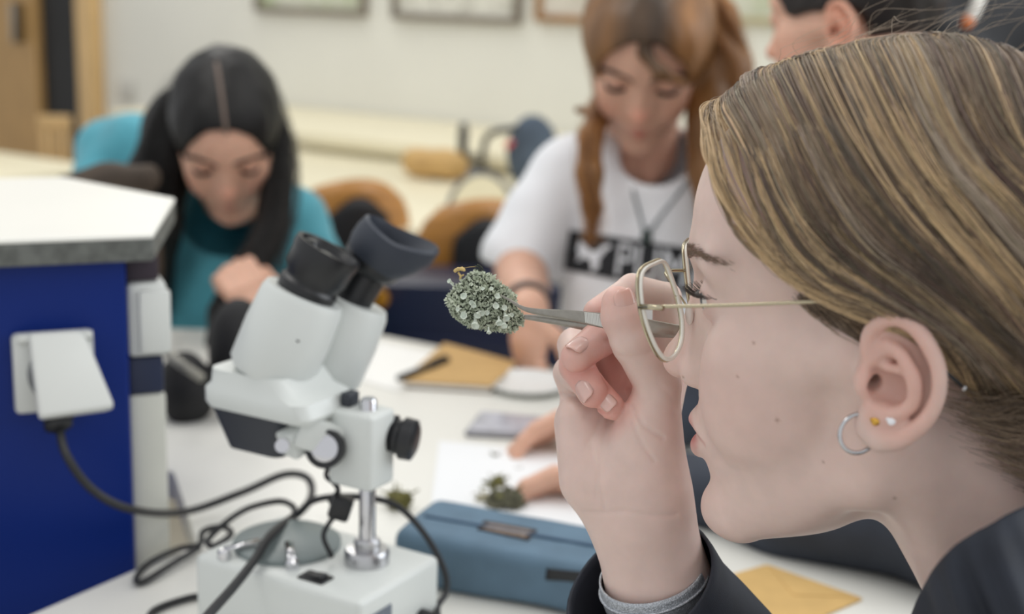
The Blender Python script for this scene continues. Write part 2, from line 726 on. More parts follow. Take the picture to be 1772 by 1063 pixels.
def eyeballs(M, parent, side=(1, -1), down=0.0):
    for s in side:
        c = np.array((EYE_X, 32 * s, EYE_Z))
        gaze = Vector((math.cos(down), 0, -math.sin(down)))
        bm = lathe_bm([(0.0, -12.2)] + [(12.2 * math.sin(a), -12.2 * math.cos(a)) for a in np.linspace(0.2, math.pi - 0.02, 18)] + [(0, 12.2)], 24)
        mt = M @ Matrix.Scale(0.001, 4) @ axis_mtx(c, gaze)
        e = from_bm('eyeball', bm, eye_white, parent, mtx=mt)
        bm = lathe_bm([(5.8, 10.9), (5.0, 11.7), (3.0, 12.35), (0, 12.6)], 20)
        from_bm('iris', bm, iris_mat, e, mtx=M @ Matrix.Scale(0.001, 4) @ axis_mtx(c, gaze))


def to_world(M, P_mm):
    A = np.asarray(P_mm, dtype=np.float64) * 0.001
    Mn = np.array(M)
    return A @ Mn[:3, :3].T + Mn[:3, 3]


def sdf_push(fn, pts, off):
    """push points out of a surface to at least `off`"""
    p = pts.astype(F4)
    for _ in range(3):
        d = fn(p)
        e = 0.5
        g = np.stack([fn(p + A3(*(e if i == a else 0 for i in range(3)))) - d for a in range(3)], 1) / e
        g /= np.maximum(np.sqrt((g * g).sum(1)), 1e-3)[:, None]
        p = p + g * np.maximum(off - d, 0)[:, None]
    return p
# ------------------------------------------------------------------ the girl with glasses in front
hero = empty('person', P(1600, 1063, 0.60) * 1.0, 'fair-haired person in navy jacket and glasses, lifting lichen to the eye with tweezers', 'person')
YAW, TILT = math.radians(20.5), math.radians(4)
hf = Vector((-math.cos(YAW) * math.cos(TILT), math.sin(YAW) * math.cos(TILT), -math.sin(TILT)))
H_ORG = Vector((0.180, 0.632, 1.0085))
# the pose was measured against a level lens 0.2 down; carry it over to the camera's frame
_c, _s = math.cos(math.atan(0.2)), math.sin(math.atan(0.2))
MEAS = Matrix((Vector((1, 0, 0)), Vector((0, _s, _c)), Vector((0, -_c, _s)))).transposed().to_4x4()
MEAS.translation = Vector((0, 0, 1.15))
NOW = Matrix((RGT, UPV, -FWD)).transposed().to_4x4()
NOW.translation = CAM
HM = NOW @ MEAS.inverted() @ basis(H_ORG, hf)
HMi = HM.inverted()


def head_px(px, py, d):
    """pixel + depth -> head-frame mm"""
    return np.array(HMi @ P(px, py, d)) * 1000


NECK = ((-26, 0, -32), (-96, 0, -140), 47, 54)


def hero_head(p):
    d = head_sdf(p, True, NECK)
    return d


HV, HQ = sdf_surface(hero_head, (-125, -95, -160), (124, 100, 152), 1.15)
tint_h = head_tint(HV.astype(F4), 0.3, 1.0)
HW = to_world(HM, HV)
for mpx, mpy, mr in ((1345, 733, 1.15), (1549, 868, 1.0), (1178, 655, 0.9), (1300, 590, 0.9), (1420, 800, 0.9), (1275, 655, 0.8)):
    rv = np.array((P(mpx, mpy, 1.0) - CAM).normalized())
    rel = HW - np.array(CAM)
    along = rel @ rv
    off = np.linalg.norm(rel - along[:, None] * rv[None], axis=1)
    cand = np.nonzero(off < 0.0015)[0]
    if len(cand):
        c_ = HW[cand[np.argmin(along[cand])]]
        t_ = np.clip(1.3 - np.linalg.norm(HW - c_, axis=1) / (mr * 0.001), 0, 1)[:, None] * 0.75
        tint_h = tint_h * (1 - t_) + tint_h * np.array([0.48, 0.36, 0.30]) * t_

# ---- right hand and forearm (mm, local frame: X right, Y away, Z up in the world, origin at the palm)
HAND_D = 0.725
HO = P(1080, 700, HAND_D)


def hj(px, py, dd):
    v = P(px, py, HAND_D + dd * 0.001) - HO
    return (v.x * 1000, v.y * 1000, v.z * 1000)


J = dict(
    elbow=hj(1420, 1400, 14), fore=hj(1160, 1085, 16), wrist=hj(1112, 905, 4), wrist2=hj(1098, 850, 6),
    th0=hj(1120, 830, -4), th1=hj(1138, 668, -12), th2=hj(1092, 592, -22), th3=hj(1070, 524, -23),
    ix0=hj(1156, 655, 22), ix1=hj(1154, 514, 20), ix2=hj(1094, 500, 10), ix3=hj(1034, 541, 2),
    md0=hj(1115, 662, 30), md1=hj(1078, 560, 24), md2=hj(1036, 588, 0), md3=hj(998, 617, -14),
    rg0=hj(1065, 680, 34), rg1=hj(996, 598, 30), rg2=hj(998, 634, -2), rg3=hj(1026, 680, -14),
    pk0=hj(1010, 716, 26), pk1=hj(987, 645, 26), pk2=hj(1018, 664, -2), pk3=hj(1058, 704, -14))
PALM = [(J['wrist2'], J['ix0'], 17, 11), (J['wrist2'], J['md0'], 17, 13.5), (J['wrist2'], J['rg0'], 17, 13), (hj(1060, 840, 6), J['pk0'], 16, 12.5)]
# palm creases: lines the skin folds along
CREASE = [([hj(974, 700, 2), hj(1010, 704, -4), hj(1050, 690, 4)], 1.3), ([hj(1088, 655, 2), hj(1066, 720, -8), hj(1040, 775, -11), hj(1036, 830, -12), hj(1046, 872, -12)], 0.40),
          ([hj(1092, 690, -4), hj(1112, 730, -19), hj(1145, 752, -20)], 0.8), ([hj(1090, 712, -4), hj(1108, 760, -19), hj(1130, 790, -20)], 0.6),
          ([hj(1012, 884, -8), hj(1080, 874, -16), hj(1165, 876, -10)], 0.53), ([hj(1015, 730, -8), hj(1045, 720, -16), hj(1075, 700, -10)], 0.48),
          ([hj(1046, 583, 0), hj(1066, 592, 0), hj(1096, 590, 0), hj(1130, 582, 0)], 0.37),
          ([hj(1020, 760, 0), hj(1032, 800, 0), hj(1030, 840, 0)], 0.31), ([hj(1060, 690, 0), hj(1030, 745, 0), hj(1015, 762, 0)], 0.34), ([hj(1130, 640, 0), hj(1150, 660, 0), hj(1165, 690, 0)], 0.25)]


def finger(p, n, r):
    return s_chain(p, [J[n + '0'], J[n + '1'], J[n + '2'], J[n + '3']], r, 2.0)


def hand_sdf(p):
    pal = None
    for a, b, ra, rb in PALM:
        e = s_cone(p, a, b, ra, rb)
        pal = e if pal is None else smin(pal, e, 10)
    pal = smin(pal, s_cone(p, J['th0'], J['th1'], 20, 12), 8)                       # thenar
    pal = smin(pal, s_ell(p, hj(1108, 775, -8), (17, 15, 24)), 12)
    pal = smin(pal, s_cone(p, hj(1015, 830, 2), hj(1004, 735, 14), 15, 14), 12)          # hypothenar
    arm = s_chain(p, [J['elbow'], J['fore'], J['wrist'], J['wrist2']], [42, 32, 27, 26.5], 8)
    d = smin(pal, arm, 18)
    ix = finger(p, 'ix', [9.4, 7.8, 8.2, 7.8])
    md = finger(p, 'md', [11.5, 10.2, 9.8, 8.6])
    rg = finger(p, 'rg', [11, 10, 9.4, 8.2])
    pk = finger(p, 'pk', [10.5, 9.4, 8.2, 7.2])
    fs = None
    for f in (ix, md, rg, pk):
        fs = f if fs is None else smin(fs, f, 1.2)
    d = smin(d, s_cone(p, hj(1052, 606, 30), hj(1090, 668, 24), 10, 13), 8)
    d = smin(d, fs, 3.5)
    th = s_chain(p, [J['th1'], J['th2'], hj(1076, 548, -23), J['th3']], [12.0, 10.2, 10.4, 8.8], 4)
    d = smin(d, th, 3.5)
    near = p[:, 1] < 24
    if near.any():
        w = p[near]
        flat = w * A3(1, 0, 1)
        g = np.zeros(len(w), dtype=F4)
        for c, dep in CREASE:
            e = s_chain(flat, [(a[0], 0, a[2]) for a in c], [0.0] * len(c))
            g = np.maximum(g, dep * np.exp(-(e / 1.4) ** 2))
        d[near] = d[near] + g
    return d


def hand_tint(p):
    c = np.ones((len(p), 3), dtype=F4)
    for k, w, a in (('th3', 16, .7), ('ix3', 14, .6), ('md3', 16, .9), ('rg3', 15, .9), ('pk3', 14, .9), ('md2', 14, .6), ('rg2', 14, .6)):
        dd = np.maximum(s_sph(p, J[k], 6), 0)
        t = (np.clip(1 - dd / w, 0, 1) * a)[:, None]
        c = c * (1 - t) + c * np.array([1.0, 0.74, 0.71], dtype=F4) * t
    dd = np.maximum(s_sph(p, hj(1072, 640, 8), 12), 0)
    t = (np.clip(1 - dd / 18, 0, 1) * 0.8)[:, None]
    c = c * (1 - t) + c * np.array([1.0, 0.66, 0.62], dtype=F4) * t
    return c


AV, AQ = sdf_surface(hand_sdf, (-46, -48, -125), (80, 80, 78), 0.9)
tint_a = hand_tint(AV.astype(F4))
AW = AV * 0.001 + np.array(HO)


# ---- upper body under the jacket
def torso_sdf(p):
    d = s_cone(p, (-112, 0, -150), (-150, 0, -230), 56, 95)
    d = smin(d, s_cone(p, (-150, -120, -235), (-150, 120, -235), 55, 55), 40)
    return smin(d, s_cone(p, (-160, 0, -280), (-190, 0, -560), 120, 125), 50)


TV, TQ = sdf_surface(torso_sdf, (-340, -200, -720), (0, 200, -120), 8)
TW = to_world(HM, TV)
allV = np.concatenate([HW, AW, TW])
allQ = np.concatenate([HQ, AQ + len(HW), TQ + len(HW) + len(AW)])
body = mesh('body', allV, allQ, skin_fair, hero)
add_tint(body, np.concatenate([tint_h, tint_a, np.ones((len(TW), 3), dtype=F4)]))
eyeballs(HM, hero)


# ---- nails
def nail(tip, prev, normal, r, w, ln, back, parent):
    tip, prev = Vector(tip), Vector(prev)
    ax = (tip - prev).normalized()
    n = Vector(normal)
    n = (n - ax * n.dot(ax)).normalized()
    s = ax.cross(n)
    c = tip + ax * (r * 0.55 - back)
    V, F = [], []
    nu, nv = 11, 9
    for i in range(nu):
        u = -1 + 2 * i / (nu - 1)
        for j in range(nv):
            v = -1 + 2 * j / (nv - 1)
            ww = w * math.sqrt(max(0.0, 1 - max(0, abs(u) - 0.45) ** 2 / 0.42))
            sx = v * ww
            a = sx / (r * 0.98)
            p = c + ax * (u * ln) + s * (math.sin(a) * r * 0.99) + n * (math.cos(a) * (r + 0.45) - 0.25 * u * u - 0.5 * v ** 6)
            V.append(np.array(p) * 0.001 + np.array(HO))
    for i in range(nu - 1):
        for j in range(nv - 1):
            a = i * nv + j
            F.append((a, a + 1, a + nv + 1, a + nv))
    o = mesh('fingernail', V, F, nail_mat, parent)
    sol = o.modifiers.new('thick', 'SOLIDIFY')
    sol.thickness = 0.0006
    sol.offset = -1


nail(J['th3'], hj(1076, 548, -23), (0.42, -0.88, 0.2), 9.9, 7.0, 8.6, 7.5, hero)
nail(J['md3'], J['md2'], (-0.25, -0.62, 0.75), 8.8, 5.8, 6.4, 5, hero)
nail(J['rg3'], J['rg2'], (-0.40, -0.90, 0.0), 8.4, 5.4, 6.0, 4.5, hero)
nail(J['pk3'], J['pk2'], (-0.05, -0.95, 0.30), 7.4, 4.6, 5.2, 4, hero)

# ---- hair: a cap over the scalp and single strands combed back behind the ear


def scalp(p):
    p = p / A3(1, 1, ZS)
    d = s_ell(p, (-12, 0, 45), (97, 73, 72))
    return smin(d, s_ell(p, (38, 0, 52), (48, 58, 50)), 18)


def on_scalp(px, py, off):
    """where the line of sight through a photo pixel meets the hair surface (head frame, mm)"""
    ds = np.linspace(0.46, 0.80, 400)
    p0, p1 = np.array(HMi @ P(px, py, 0.0)) * 1000, np.array(HMi @ P(px, py, 1.0)) * 1000
    pts = (p0[None] + (p1 - p0)[None] * ds[:, None]).astype(F4)
    v = scalp(pts) - off
    neg = np.nonzero(v < 0)[0]
    return pts[neg[0]] if len(neg) else pts[int(np.argmin(v))]


def on_top(x, off=7.0):
    z = np.linspace(170, 40, 400)
    v = scalp(np.stack([np.full(400, x), np.full(400, -2.0), z], 1).astype(F4)) - off
    return (x, -2.0, float(z[int(np.argmax(v < 0))]))


GUIDES = [  # parting root (head frame), the fall of the hair as seen in the photograph, then stations at the back of the head (head frame)
    (on_top(66), [(1250, 178), (1288, 255), (1322, 345), (1364, 420), (1428, 482), (1502, 508), (1632, 566), (1700, 680), (1790, 790)], []),
    (on_top(48), [(1300, 134), (1340, 230), (1396, 350), (1464, 440), (1552, 500), (1650, 570), (1720, 650), (1775, 720)], [(-100, 30, -66)]),
    (on_top(22), [(1395, 104), (1438, 200), (1500, 310), (1570, 400), (1650, 480), (1730, 560)], [(-88, 58, -14), (-100, 42, -40), (-108, 24, -66)]),
    (on_top(-10), [(1520, 80), (1560, 170), (1620, 280), (1690, 370)], [(-72, 76, 34), (-88, 66, 8), (-100, 50, -20), (-107, 34, -46), (-110, 18, -70)]),
    (on_top(-42), [(1650, 66), (1695, 150), (1745, 250)], [(-86, 70, 66), (-99, 63, 38), (-107, 53, 10), (-111, 40, -20), (-112, 27, -46), (-111, 12, -72)]),
    (on_top(-78), [], [(-92, 22, 112), (-105, 40, 90), (-112, 49, 64), (-116, 50, 38), (-117, 46, 12), (-116, 38, -12), (-115, 28, -34), (-113, 18, -54), (-111, 8, -74)])]
PARTS = np.array([[g[0]] + [tuple(on_scalp(px, py, 8.0)) for px, py in g[1]] + g[2] for g in GUIDES], dtype=np.float64)
NS = PARTS.shape[1]


_hl = sorted([(z, x) for x, y, z in PARTS[0][:7]])
HAIRLINE = np.array([(-80, -75), (-45, -58), (-10, -42), (20, -33)] + [(z, x - 4) for z, x in _hl if z > 24])


def cap_sdf(p):
    """the closed mass of the hair under the loose strands"""
    d = scalp(p) - 5.0
    p_true = p
    p = p / A3(1, 1, ZS)
    q = p.copy()
    q[:, 1] = np.abs(q[:, 1])
    d = smin(d, s_ell(p, (-92, 0, -20), (34, 52, 46)), 20)
    # face, temple and the skin in front of and below the ear stay free
    hx = np.interp(p_true[:, 2], HAIRLINE[:, 0], HAIRLINE[:, 1]).astype(F4)
    d = smax(d, p_true[:, 0] - hx, 4)
    under = p[:, 2] + 40 + 0.30 * p[:, 0]
    d = smax(d, -(under + 28), 8)
    return d


hair_cap_mat = mat('hair_mass', (104, 84, 62), rough=0.55, var=0.35, vscale=30, stretch=(1, 1, 0.4), bump=0.6, bscale=160)
hair = sdf_mesh('hair', cap_sdf, (-140, -100, -110), (110, 100, 165), 3.0, hair_cap_mat, hero, HM)

strand_mat = hair_mat('hair_strand', rough=0.38)
rng = np.random.default_rng(7)
DARK, MID, GOLD, ASH = np.array(lin((98, 82, 68))), np.array(lin((140, 120, 98))), np.array(lin((204, 176, 136))), np.array(lin((164, 148, 130)))
strands, cols, rads = [], [], []


def part_curve(s):
    s = np.clip(s, 0, 1) * (len(PARTS) - 1)
    i = min(int(s), len(PARTS) - 2)
    f = s - i
    return PARTS[i] * (1 - f) + PARTS[i + 1] * f


BATCH = []     # (controls (n,7,3), lift, side, colour, radius)


def add_lock(side, s, n, spread, lift, colr, lump, jitter=1.0, rad=0.13, sag=0.0):
    base = part_curve(s)
    ds = part_curve(min(1, s + 0.04)) - part_curve(max(0, s - 0.04))
    w = rng.normal(0, spread, (n, 1, 1))
    c = base[None] + ds[None] * (w / 0.08) * np.linspace(1.0, 0.75, NS)[None, :, None]
    c = c + spline_np(rng.normal(0, 2.6, (3, 3)), NS)[None] * np.linspace(0.3, 1.0, NS)[None, :, None]
    c = c + rng.normal(0, jitter, (n, NS, 3)) * np.linspace(0.3, 1.3, NS)[None, :, None]
    arc = np.sin(np.linspace(0, math.pi, NS))
    c[:, :, 1] += lump * arc
    if sag:
        c[:, :, 2] -= sag * arc ** 1.5
    prof = 0.8 + 0.2 * np.sin(np.linspace(0.0, math.pi * 0.85, 26))
    off = lift * prof[None] * rng.uniform(0.55, 1.25, (n, 1))
    BATCH.append((c, off, np.full(n, side)))
    for _ in range(n):
        cols.append(np.clip(colr * rng.uniform(0.75, 1.22) + rng.normal(0, 0.008, 3), 0.004, 1))
        rads.append(rad * 0.001 * rng.uniform(0.7, 1.2))


for side, locks in ((1, 430), (-1, 170)):
    for i in range(locks):
        s = rng.uniform(0, 1) ** 1.05
        t = rng.random()
        colr = DARK if t < 0.30 else (MID if t < 0.62 else (ASH if t < 0.82 else GOLD))
        add_lock(side, s, 26 if side > 0 else 22, 0.011, rng.uniform(6.5, 10.5), colr, rng.normal(0, 2.0), 1.1, 0.15 if side > 0 else 0.25)
# golden streaks that hang loose over the temple, a little in front of the rest
LOOSE = np.array([on_top(66)] + [tuple(on_scalp(px, py, o)) for px, py, o in
                  ((1222, 190, 9), (1220, 250, 11), (1242, 330, 12), (1290, 412, 11), (1350, 470, 9), (1420, 515, 8), (1500, 545, 6), (1600, 585, 6), (1690, 680, 6))], dtype=np.float64)
for i in range(20):
    n = 12
    k = rng.uniform(0, 1) ** 2
    c = LOOSE * (1 - 0.75 * k) + PARTS[0] * 0.75 * k
    c = c[None] + rng.normal(0, 0.8, (n, NS, 3)) + rng.normal(0, 1.0, (1, NS, 3))
    BATCH.append((c, np.full((n, 26), 7.0) * rng.uniform(0.6, 1.5, (n, 1)), np.ones(n)))
    for _ in range(n):
        cols.append((GOLD if i % 3 else MID) * rng.uniform(0.8, 1.15))
        rads.append(0.00014)
cc = np.concatenate([b[0] for b in BATCH])
oo = np.concatenate([b[1] for b in BATCH])
ss = np.concatenate([b[2] for b in BATCH])
pp = sdf_push(scalp, spline_np(cc, 26).reshape(-1, 3), oo.reshape(-1)).reshape(-1, 26, 3)
pp[:, :, 1] *= ss[:, None]
strands += list(pp)
# flyaway hairs above the crown
for i in range(45):
    s = rng.uniform(0.15, 1)
    c = part_curve(s).copy()[:4]
    c[0, 1] += rng.normal(0, 14)
    c[1:, :] = c[0] + np.cumsum(rng.normal((-16, 4, 6), (8, 9, 5), (3, 3)), 0)
    pts = sdf_push(scalp, spline_np(c, 18), np.linspace(7, 16, 18))
    strands.append(pts)
    cols.append(ASH * rng.uniform(0.8, 1.3))
    rads.append(0.00009)
# fine hairs at the nape and the temple
ctl = []
for i in range(420):
    a = rng.uniform(0, 1)
    st = np.array((-30 - 40 * a, 60 - 10 * a, -12 - 46 * a)) + rng.normal(0, 4, 3)
    ctl.append(np.stack([st, st + (-14, 1, -4), st + (-30, -2, -4 + rng.normal(0, 4)), st + (-46, -8, -6 + rng.normal(0, 6))]))
    cols.append((DARK if rng.random() < .6 else MID) * rng.uniform(0.8, 1.2))
    rads.append(0.00010)
pp = spline_np(np.array(ctl), 12).reshape(-1, 3)
pp = sdf_push(lambda p: head_sdf(p, False, NECK, 0), pp, np.tile(np.linspace(0.5, 5, 12), 420)).reshape(-1, 12, 3)
strands += list(pp)
# short fine hair of the sideburn in front of the ear
ctl = []
for i in range(520):
    a = rng.uniform(0, 1)
    x0, y0 = 1385 + 112 * a + rng.normal(0, 8), 510 + 52 * a + rng.normal(0, 8)
    ln_ = rng.uniform(0.5, 1.15) * (0.75 + 0.5 * a)
    ctl.append([on_scalp(x0, y0, 4.0), on_scalp(x0 + 26 * ln_, y0 + 26 * ln_, 2.5), on_scalp(x0 + 56 * ln_, y0 + 46 * ln_, 1.2)])
    cols.append((DARK if rng.random() < .55 else MID) * rng.uniform(0.75, 1.25))
    rads.append(0.00013)
pp = sdf_push(lambda p: head_sdf(p, False, NECK, 0), spline_np(np.array(ctl), 9).reshape(-1, 3), np.tile(np.linspace(1.5, 0.5, 9), 520)).reshape(-1, 9, 3)
strands += list(pp)
strands = [to_world(HM, s) for s in strands]
hair_curves('hair_strands', strands, rads, strand_mat, hair, cols)

# eyebrow and lashes of the visible side (and their twins)
brow, browc, browr = [], [], []
BT = rng.uniform(0, 1, 420)
g = np.stack([np.full(420, 100.0), 8 + 50 * BT, (39 + 6 * np.sin(BT * 2.1) - 3 * BT) * ZS + rng.normal(0, 1, 420) * 1.9 * (1 - 0.6 * BT)], 1)
for _ in range(5):
    g[:, 0] -= head_sdf(g.astype(F4), True, None, 0) * 0.8
ln = rng.uniform(5, 8, (420, 1))
dv = np.stack([-0.30 - 0.25 * BT, np.full(420, 0.85), 0.45 - 0.55 * BT], 1)
ctl = np.stack([g, g + dv * ln * 0.5 + np.array((0.6, 0, 0)), g + dv * ln], 1)
pts = sdf_push(lambda p: head_sdf(p, True, None, 0), spline_np(ctl, 6).reshape(-1, 3), np.tile(np.array([0, .4, .6, .7, .7, .7]), 420)).reshape(-1, 6, 3)
for side in (1, -1):
    for q in pts:
        brow.append(to_world(HM, q * np.array([1, side, 1])))
        browc.append(np.array(lin((112, 88, 70))))
        browr.append(0.00010)
    for i in range(44):
        t = i / 43
        y = 20 + 25 * t
        st = np.array((EYE_X + math.sqrt(max(0, 13.0 ** 2 - (y - 32) ** 2)), y, EYE_Z + 3.5 - 3 * (t - .4) ** 2))
        l_ = rng.uniform(6.5, 9.5)
        c = np.stack([st, st + np.array((0.75, (t - .35) * .7, -0.15)) * l_ * .5, st + np.array((0.85, (t - .35) * 1.0, 0.35)) * l_])
        brow.append(to_world(HM, spline_np(c, 6) * np.array([1, side, 1])))
        browc.append(np.array(lin((46, 36, 32))))
        browr.append(0.00018)
hair_curves('eyebrows_and_lashes', brow, browr, strand_mat, hero, browc)

# ---- navy jacket: body with stand-up collar, and the sleeve of the raised arm
navy = mat('navy_cloth', (30, 35, 46), rough=0.75, var=0.18, vscale=60, bump=0.25, bscale=1500, bump_dist=0.0004)


def jacket_sdf(p):
    d = torso_sdf(p) - 9 + wob(p, 26, 1.3) * 4 + wob(p, 11, 4.0) * 1.2
    return smax(d, -s_cone(p, (-60, 0, -60), (-120, 0, -190), 60, 66), 6)


jacket = sdf_mesh('jacket', jacket_sdf, (-350, -230, -735), (60, 230, -40), 6, navy, hero, HM)
# soft stand-up collar around the neck
TOP = [P(1572, 1085, 0.625), P(1598, 1010, 0.575), P(1640, 948, 0.545), P(1702, 905, 0.54), P(1775, 868, 0.55), P(1860, 850, 0.60), P(1890, 850, 0.68), P(1820, 860, 0.75), P(1720, 920, 0.77), P(1640, 1000, 0.74), P(1590, 1070, 0.68)]
ringt = catmull(TOP, 8, closed=True)
cen = sum(ringt, Vector()) / len(ringt)
V, F = [], []
n = len(ringt)
PROF = [(-3, -12), (-1, -3), (2, 0), (6, -4), (11, -18), (18, -42), (30, -80), (55, -130), (85, -190)]
for o_, z_ in PROF:
    for i, t in enumerate(ringt):
        r = t - cen
        r.z = 0
        r.normalize()
        wv = 1.0 + 0.25 * math.sin(i * 0.55) + 0.2 * math.sin(i * 1.31 + z_ * 0.05)
        lean = Vector((0.45, -0.10, -1.0)).normalized()
        V.append(tuple(t + r * (o_ * 0.001 * wv) - lean * (z_ * 0.001) * (1 if z_ < -3 else 1)))
for j in range(len(PROF) - 1):
    for i in range(n):
        k = (i + 1) % n
        F.append((j * n + i, j * n + k, (j + 1) * n + k, (j + 1) * n + i))
collar = mesh('collar', V, F, navy, jacket)
sb = collar.modifiers.new('round', 'SUBSURF')
sb.levels = sb.render_levels = 1


def sleeve(name, pts, rads, m, parent, seg=40, fold=0.0025, thick=0.002, sub=6, seed=0.0):
    path = catmull(pts, sub)
    rr = np.interp(np.linspace(0, 1, len(path)), np.linspace(0, 1, len(rads)), rads)
    V, F = tube_geo(path, list(rr), seg, cap=False)
    V = np.array([tuple(v) for v in V])
    cen = np.repeat(np.array([tuple(p) for p in path]), seg, 0)
    n = V - cen
    n /= np.linalg.norm(n, axis=1)[:, None]
    w = wob((V * 1000).astype(F4), 17, seed)
    edge = np.repeat(np.clip(np.arange(len(path)) / 4.0, 0.25, 1), seg)
    V = V + n * (w * fold * edge)[:, None]
    o = mesh(name, V, F, m, parent)
    s = o.modifiers.new('thick', 'SOLIDIFY')
    s.thickness = thick
    s.offset = 1
    return o


cuff_c = P(1106, 1010, 0.727)
sl = sleeve('jacket_sleeve', [cuff_c, P(1156, 1078, 0.742), P(1244, 1190, 0.755), P(1420, 1400, 0.74)], [0.0430, 0.0440, 0.047, 0.058], navy, jacket, seed=2.0)
# ------------------------------------------------------------------ glasses (built in the head frame, millimetres)
gold = mat('gold_wire', (188, 178, 152), rough=0.18, metal=1.0)
steel = mat('steel', (150, 146, 138), rough=0.30, metal=1.0, var=0.06, vscale=300)
silver = mat('silver', (196, 196, 198), rough=0.18, metal=1.0)


def lens_material():
    m = bpy.data.materials.new('spectacle_lens')
    m.use_nodes = True
    nt = m.node_tree
    nt.nodes.remove(nt.nodes['Principled BSDF'])
    out = nt.nodes['Material Output']
    fr = nt.nodes.new('ShaderNodeMath')
    fr.operation = 'MULTIPLY_ADD'
    fr.inputs[1].default_value = 0.22
    fr.inputs[2].default_value = 0.02
    lw = nt.nodes.new('ShaderNodeLayerWeight')
    lw.inputs['Blend'].default_value = 0.25
    nt.links.new(lw.outputs['Facing'], fr.inputs[0])
    tr = nt.nodes.new('ShaderNodeBsdfTransparent')
    tr.inputs['Color'].default_value = (0.97, 0.98, 0.97, 1)
    gl = nt.nodes.new('ShaderNodeBsdfGlossy')
    gl.inputs['Roughness'].default_value = 0.02
    mx = nt.nodes.new('ShaderNodeMixShader')
    nt.links.new(fr.outputs[0], mx.inputs[0])
    nt.links.new(tr.outputs[0], mx.inputs[1])
    nt.links.new(gl.outputs[0], mx.inputs[2])
    nt.links.new(mx.outputs[0], out.inputs['Surface'])
    return m


lens_mat = lens_material()
lens_rim = mat('lens_edge', (236, 232, 222), rough=0.25, spec=0.6)
clear_plastic = mat('nose_pad', (226, 214, 206), rough=0.2, spec=0.6)
specs = empty('eyeglasses', HM @ Vector((0.1, 0, 0.0)), 'thin gold wire-rimmed glasses worn by the fair-haired person', 'glasses')
GX = 103.5


def head_pt(x, y, z):
    return HM @ (Vector((x, y, z)) * 0.001)


LENS = [(-13, 25), (2, 26.5), (17, 25.5), (24, 20), (27, 8), (25, -4), (18, -17), (9, -24.5), (-4, -26), (-17, -21.5), (-24, -12), (-24.5, 0), (-20, 14)]


def lens_at(u, v, side, dx=0.0):
    # wrap and pantoscopic tilt of the front
    y = (35 + u)
    x = GX - 0.10 * (62 - y) + 0.13 * v + dx
    return head_pt(x, y * side, 19.5 + v)


for side in (1, -1):
    ring = catmull([(u, v, 0) for u, v in LENS], 6, closed=True)
    rim = [lens_at(r.x * 0.97, r.y * 0.92, side) for r in ring]
    V, F = tube_geo(rim, 0.00078, 8, closed=True)
    rimo = mesh('rim', [tuple(v) for v in V], F, gold, specs)
    # bevelled edge of the thick lens, just behind the wire
    edge = [lens_at(r.x * 0.935, r.y * 0.885, side, -1.4) for r in ring]
    V, F = tube_geo(edge, 0.0011, 6, closed=True)
    mesh('lens_edge', [tuple(v) for v in V], F, lens_rim, specs)
    V, F = [], []
    n = len(ring)
    for k, (s, dx) in enumerate(((0.98, 0.5), (0.98, -0.9))):
        V += [tuple(lens_at(r.x * s * 0.97, r.y * s * 0.92, side, dx)) for r in ring]
        V.append(tuple(lens_at(0, 0, side, dx + 0.8)))
        b = k * (n + 1)
        F += [((b + n, b + i, b + (i + 1) % n) if k == 0 else (b + n, b + (i + 1) % n, b + i)) for i in range(n)]
    mesh('lens', V, F, lens_mat, specs)
    # hinge block and temple arm
    hin = [lens_at(25.8, 7, side), head_pt(GX - 7, 64.5 * side, 27), head_pt(GX - 12, 66.5 * side, 27)]
    tube('hinge', hin, 0.0013, gold, specs, 8)
    tmp = [head_pt(GX - 2, 63.5 * side, 27), head_pt(60, 70 * side, 29), head_pt(20, 74.5 * side, 31.5), head_pt(-8, 73 * side, 33), head_pt(-24, 70 * side, 24), head_pt(-34, 68 * side, 6)]
    tube('temple_arm', catmull(tmp, 6), 0.00075, gold, specs, 8, flat=(1.2, 0.8))
    pad = [lens_at(-21, 4, side, -1), head_pt(GX - 6, 8.5 * side, 22), head_pt(GX - 10, 9 * side, 16)]
    tube('pad_arm', catmull(pad, 4), 0.0006, gold, specs, 6)
    bm = bmesh.new()
    bmesh.ops.create_uvsphere(bm, u_segments=12, v_segments=8, radius=1.0)
    bmesh.ops.scale(bm, vec=(2.2, 1.4, 5.5), verts=bm.verts[:])
    from_bm('nose_pad', bm, clear_plastic, specs, mtx=HM @ Matrix.Scale(0.001, 4) @ Matrix.Translation((GX - 10.5, 9.4 * side, 13)))
br = [lens_at(-20, 12, 1), head_pt(GX + 1.5, 6, 33), head_pt(GX + 2, 0, 34), head_pt(GX + 1.5, -6, 33), lens_at(-20, 12, -1)]
tube('bridge', catmull(br, 5), 0.00095, gold, specs, 8)

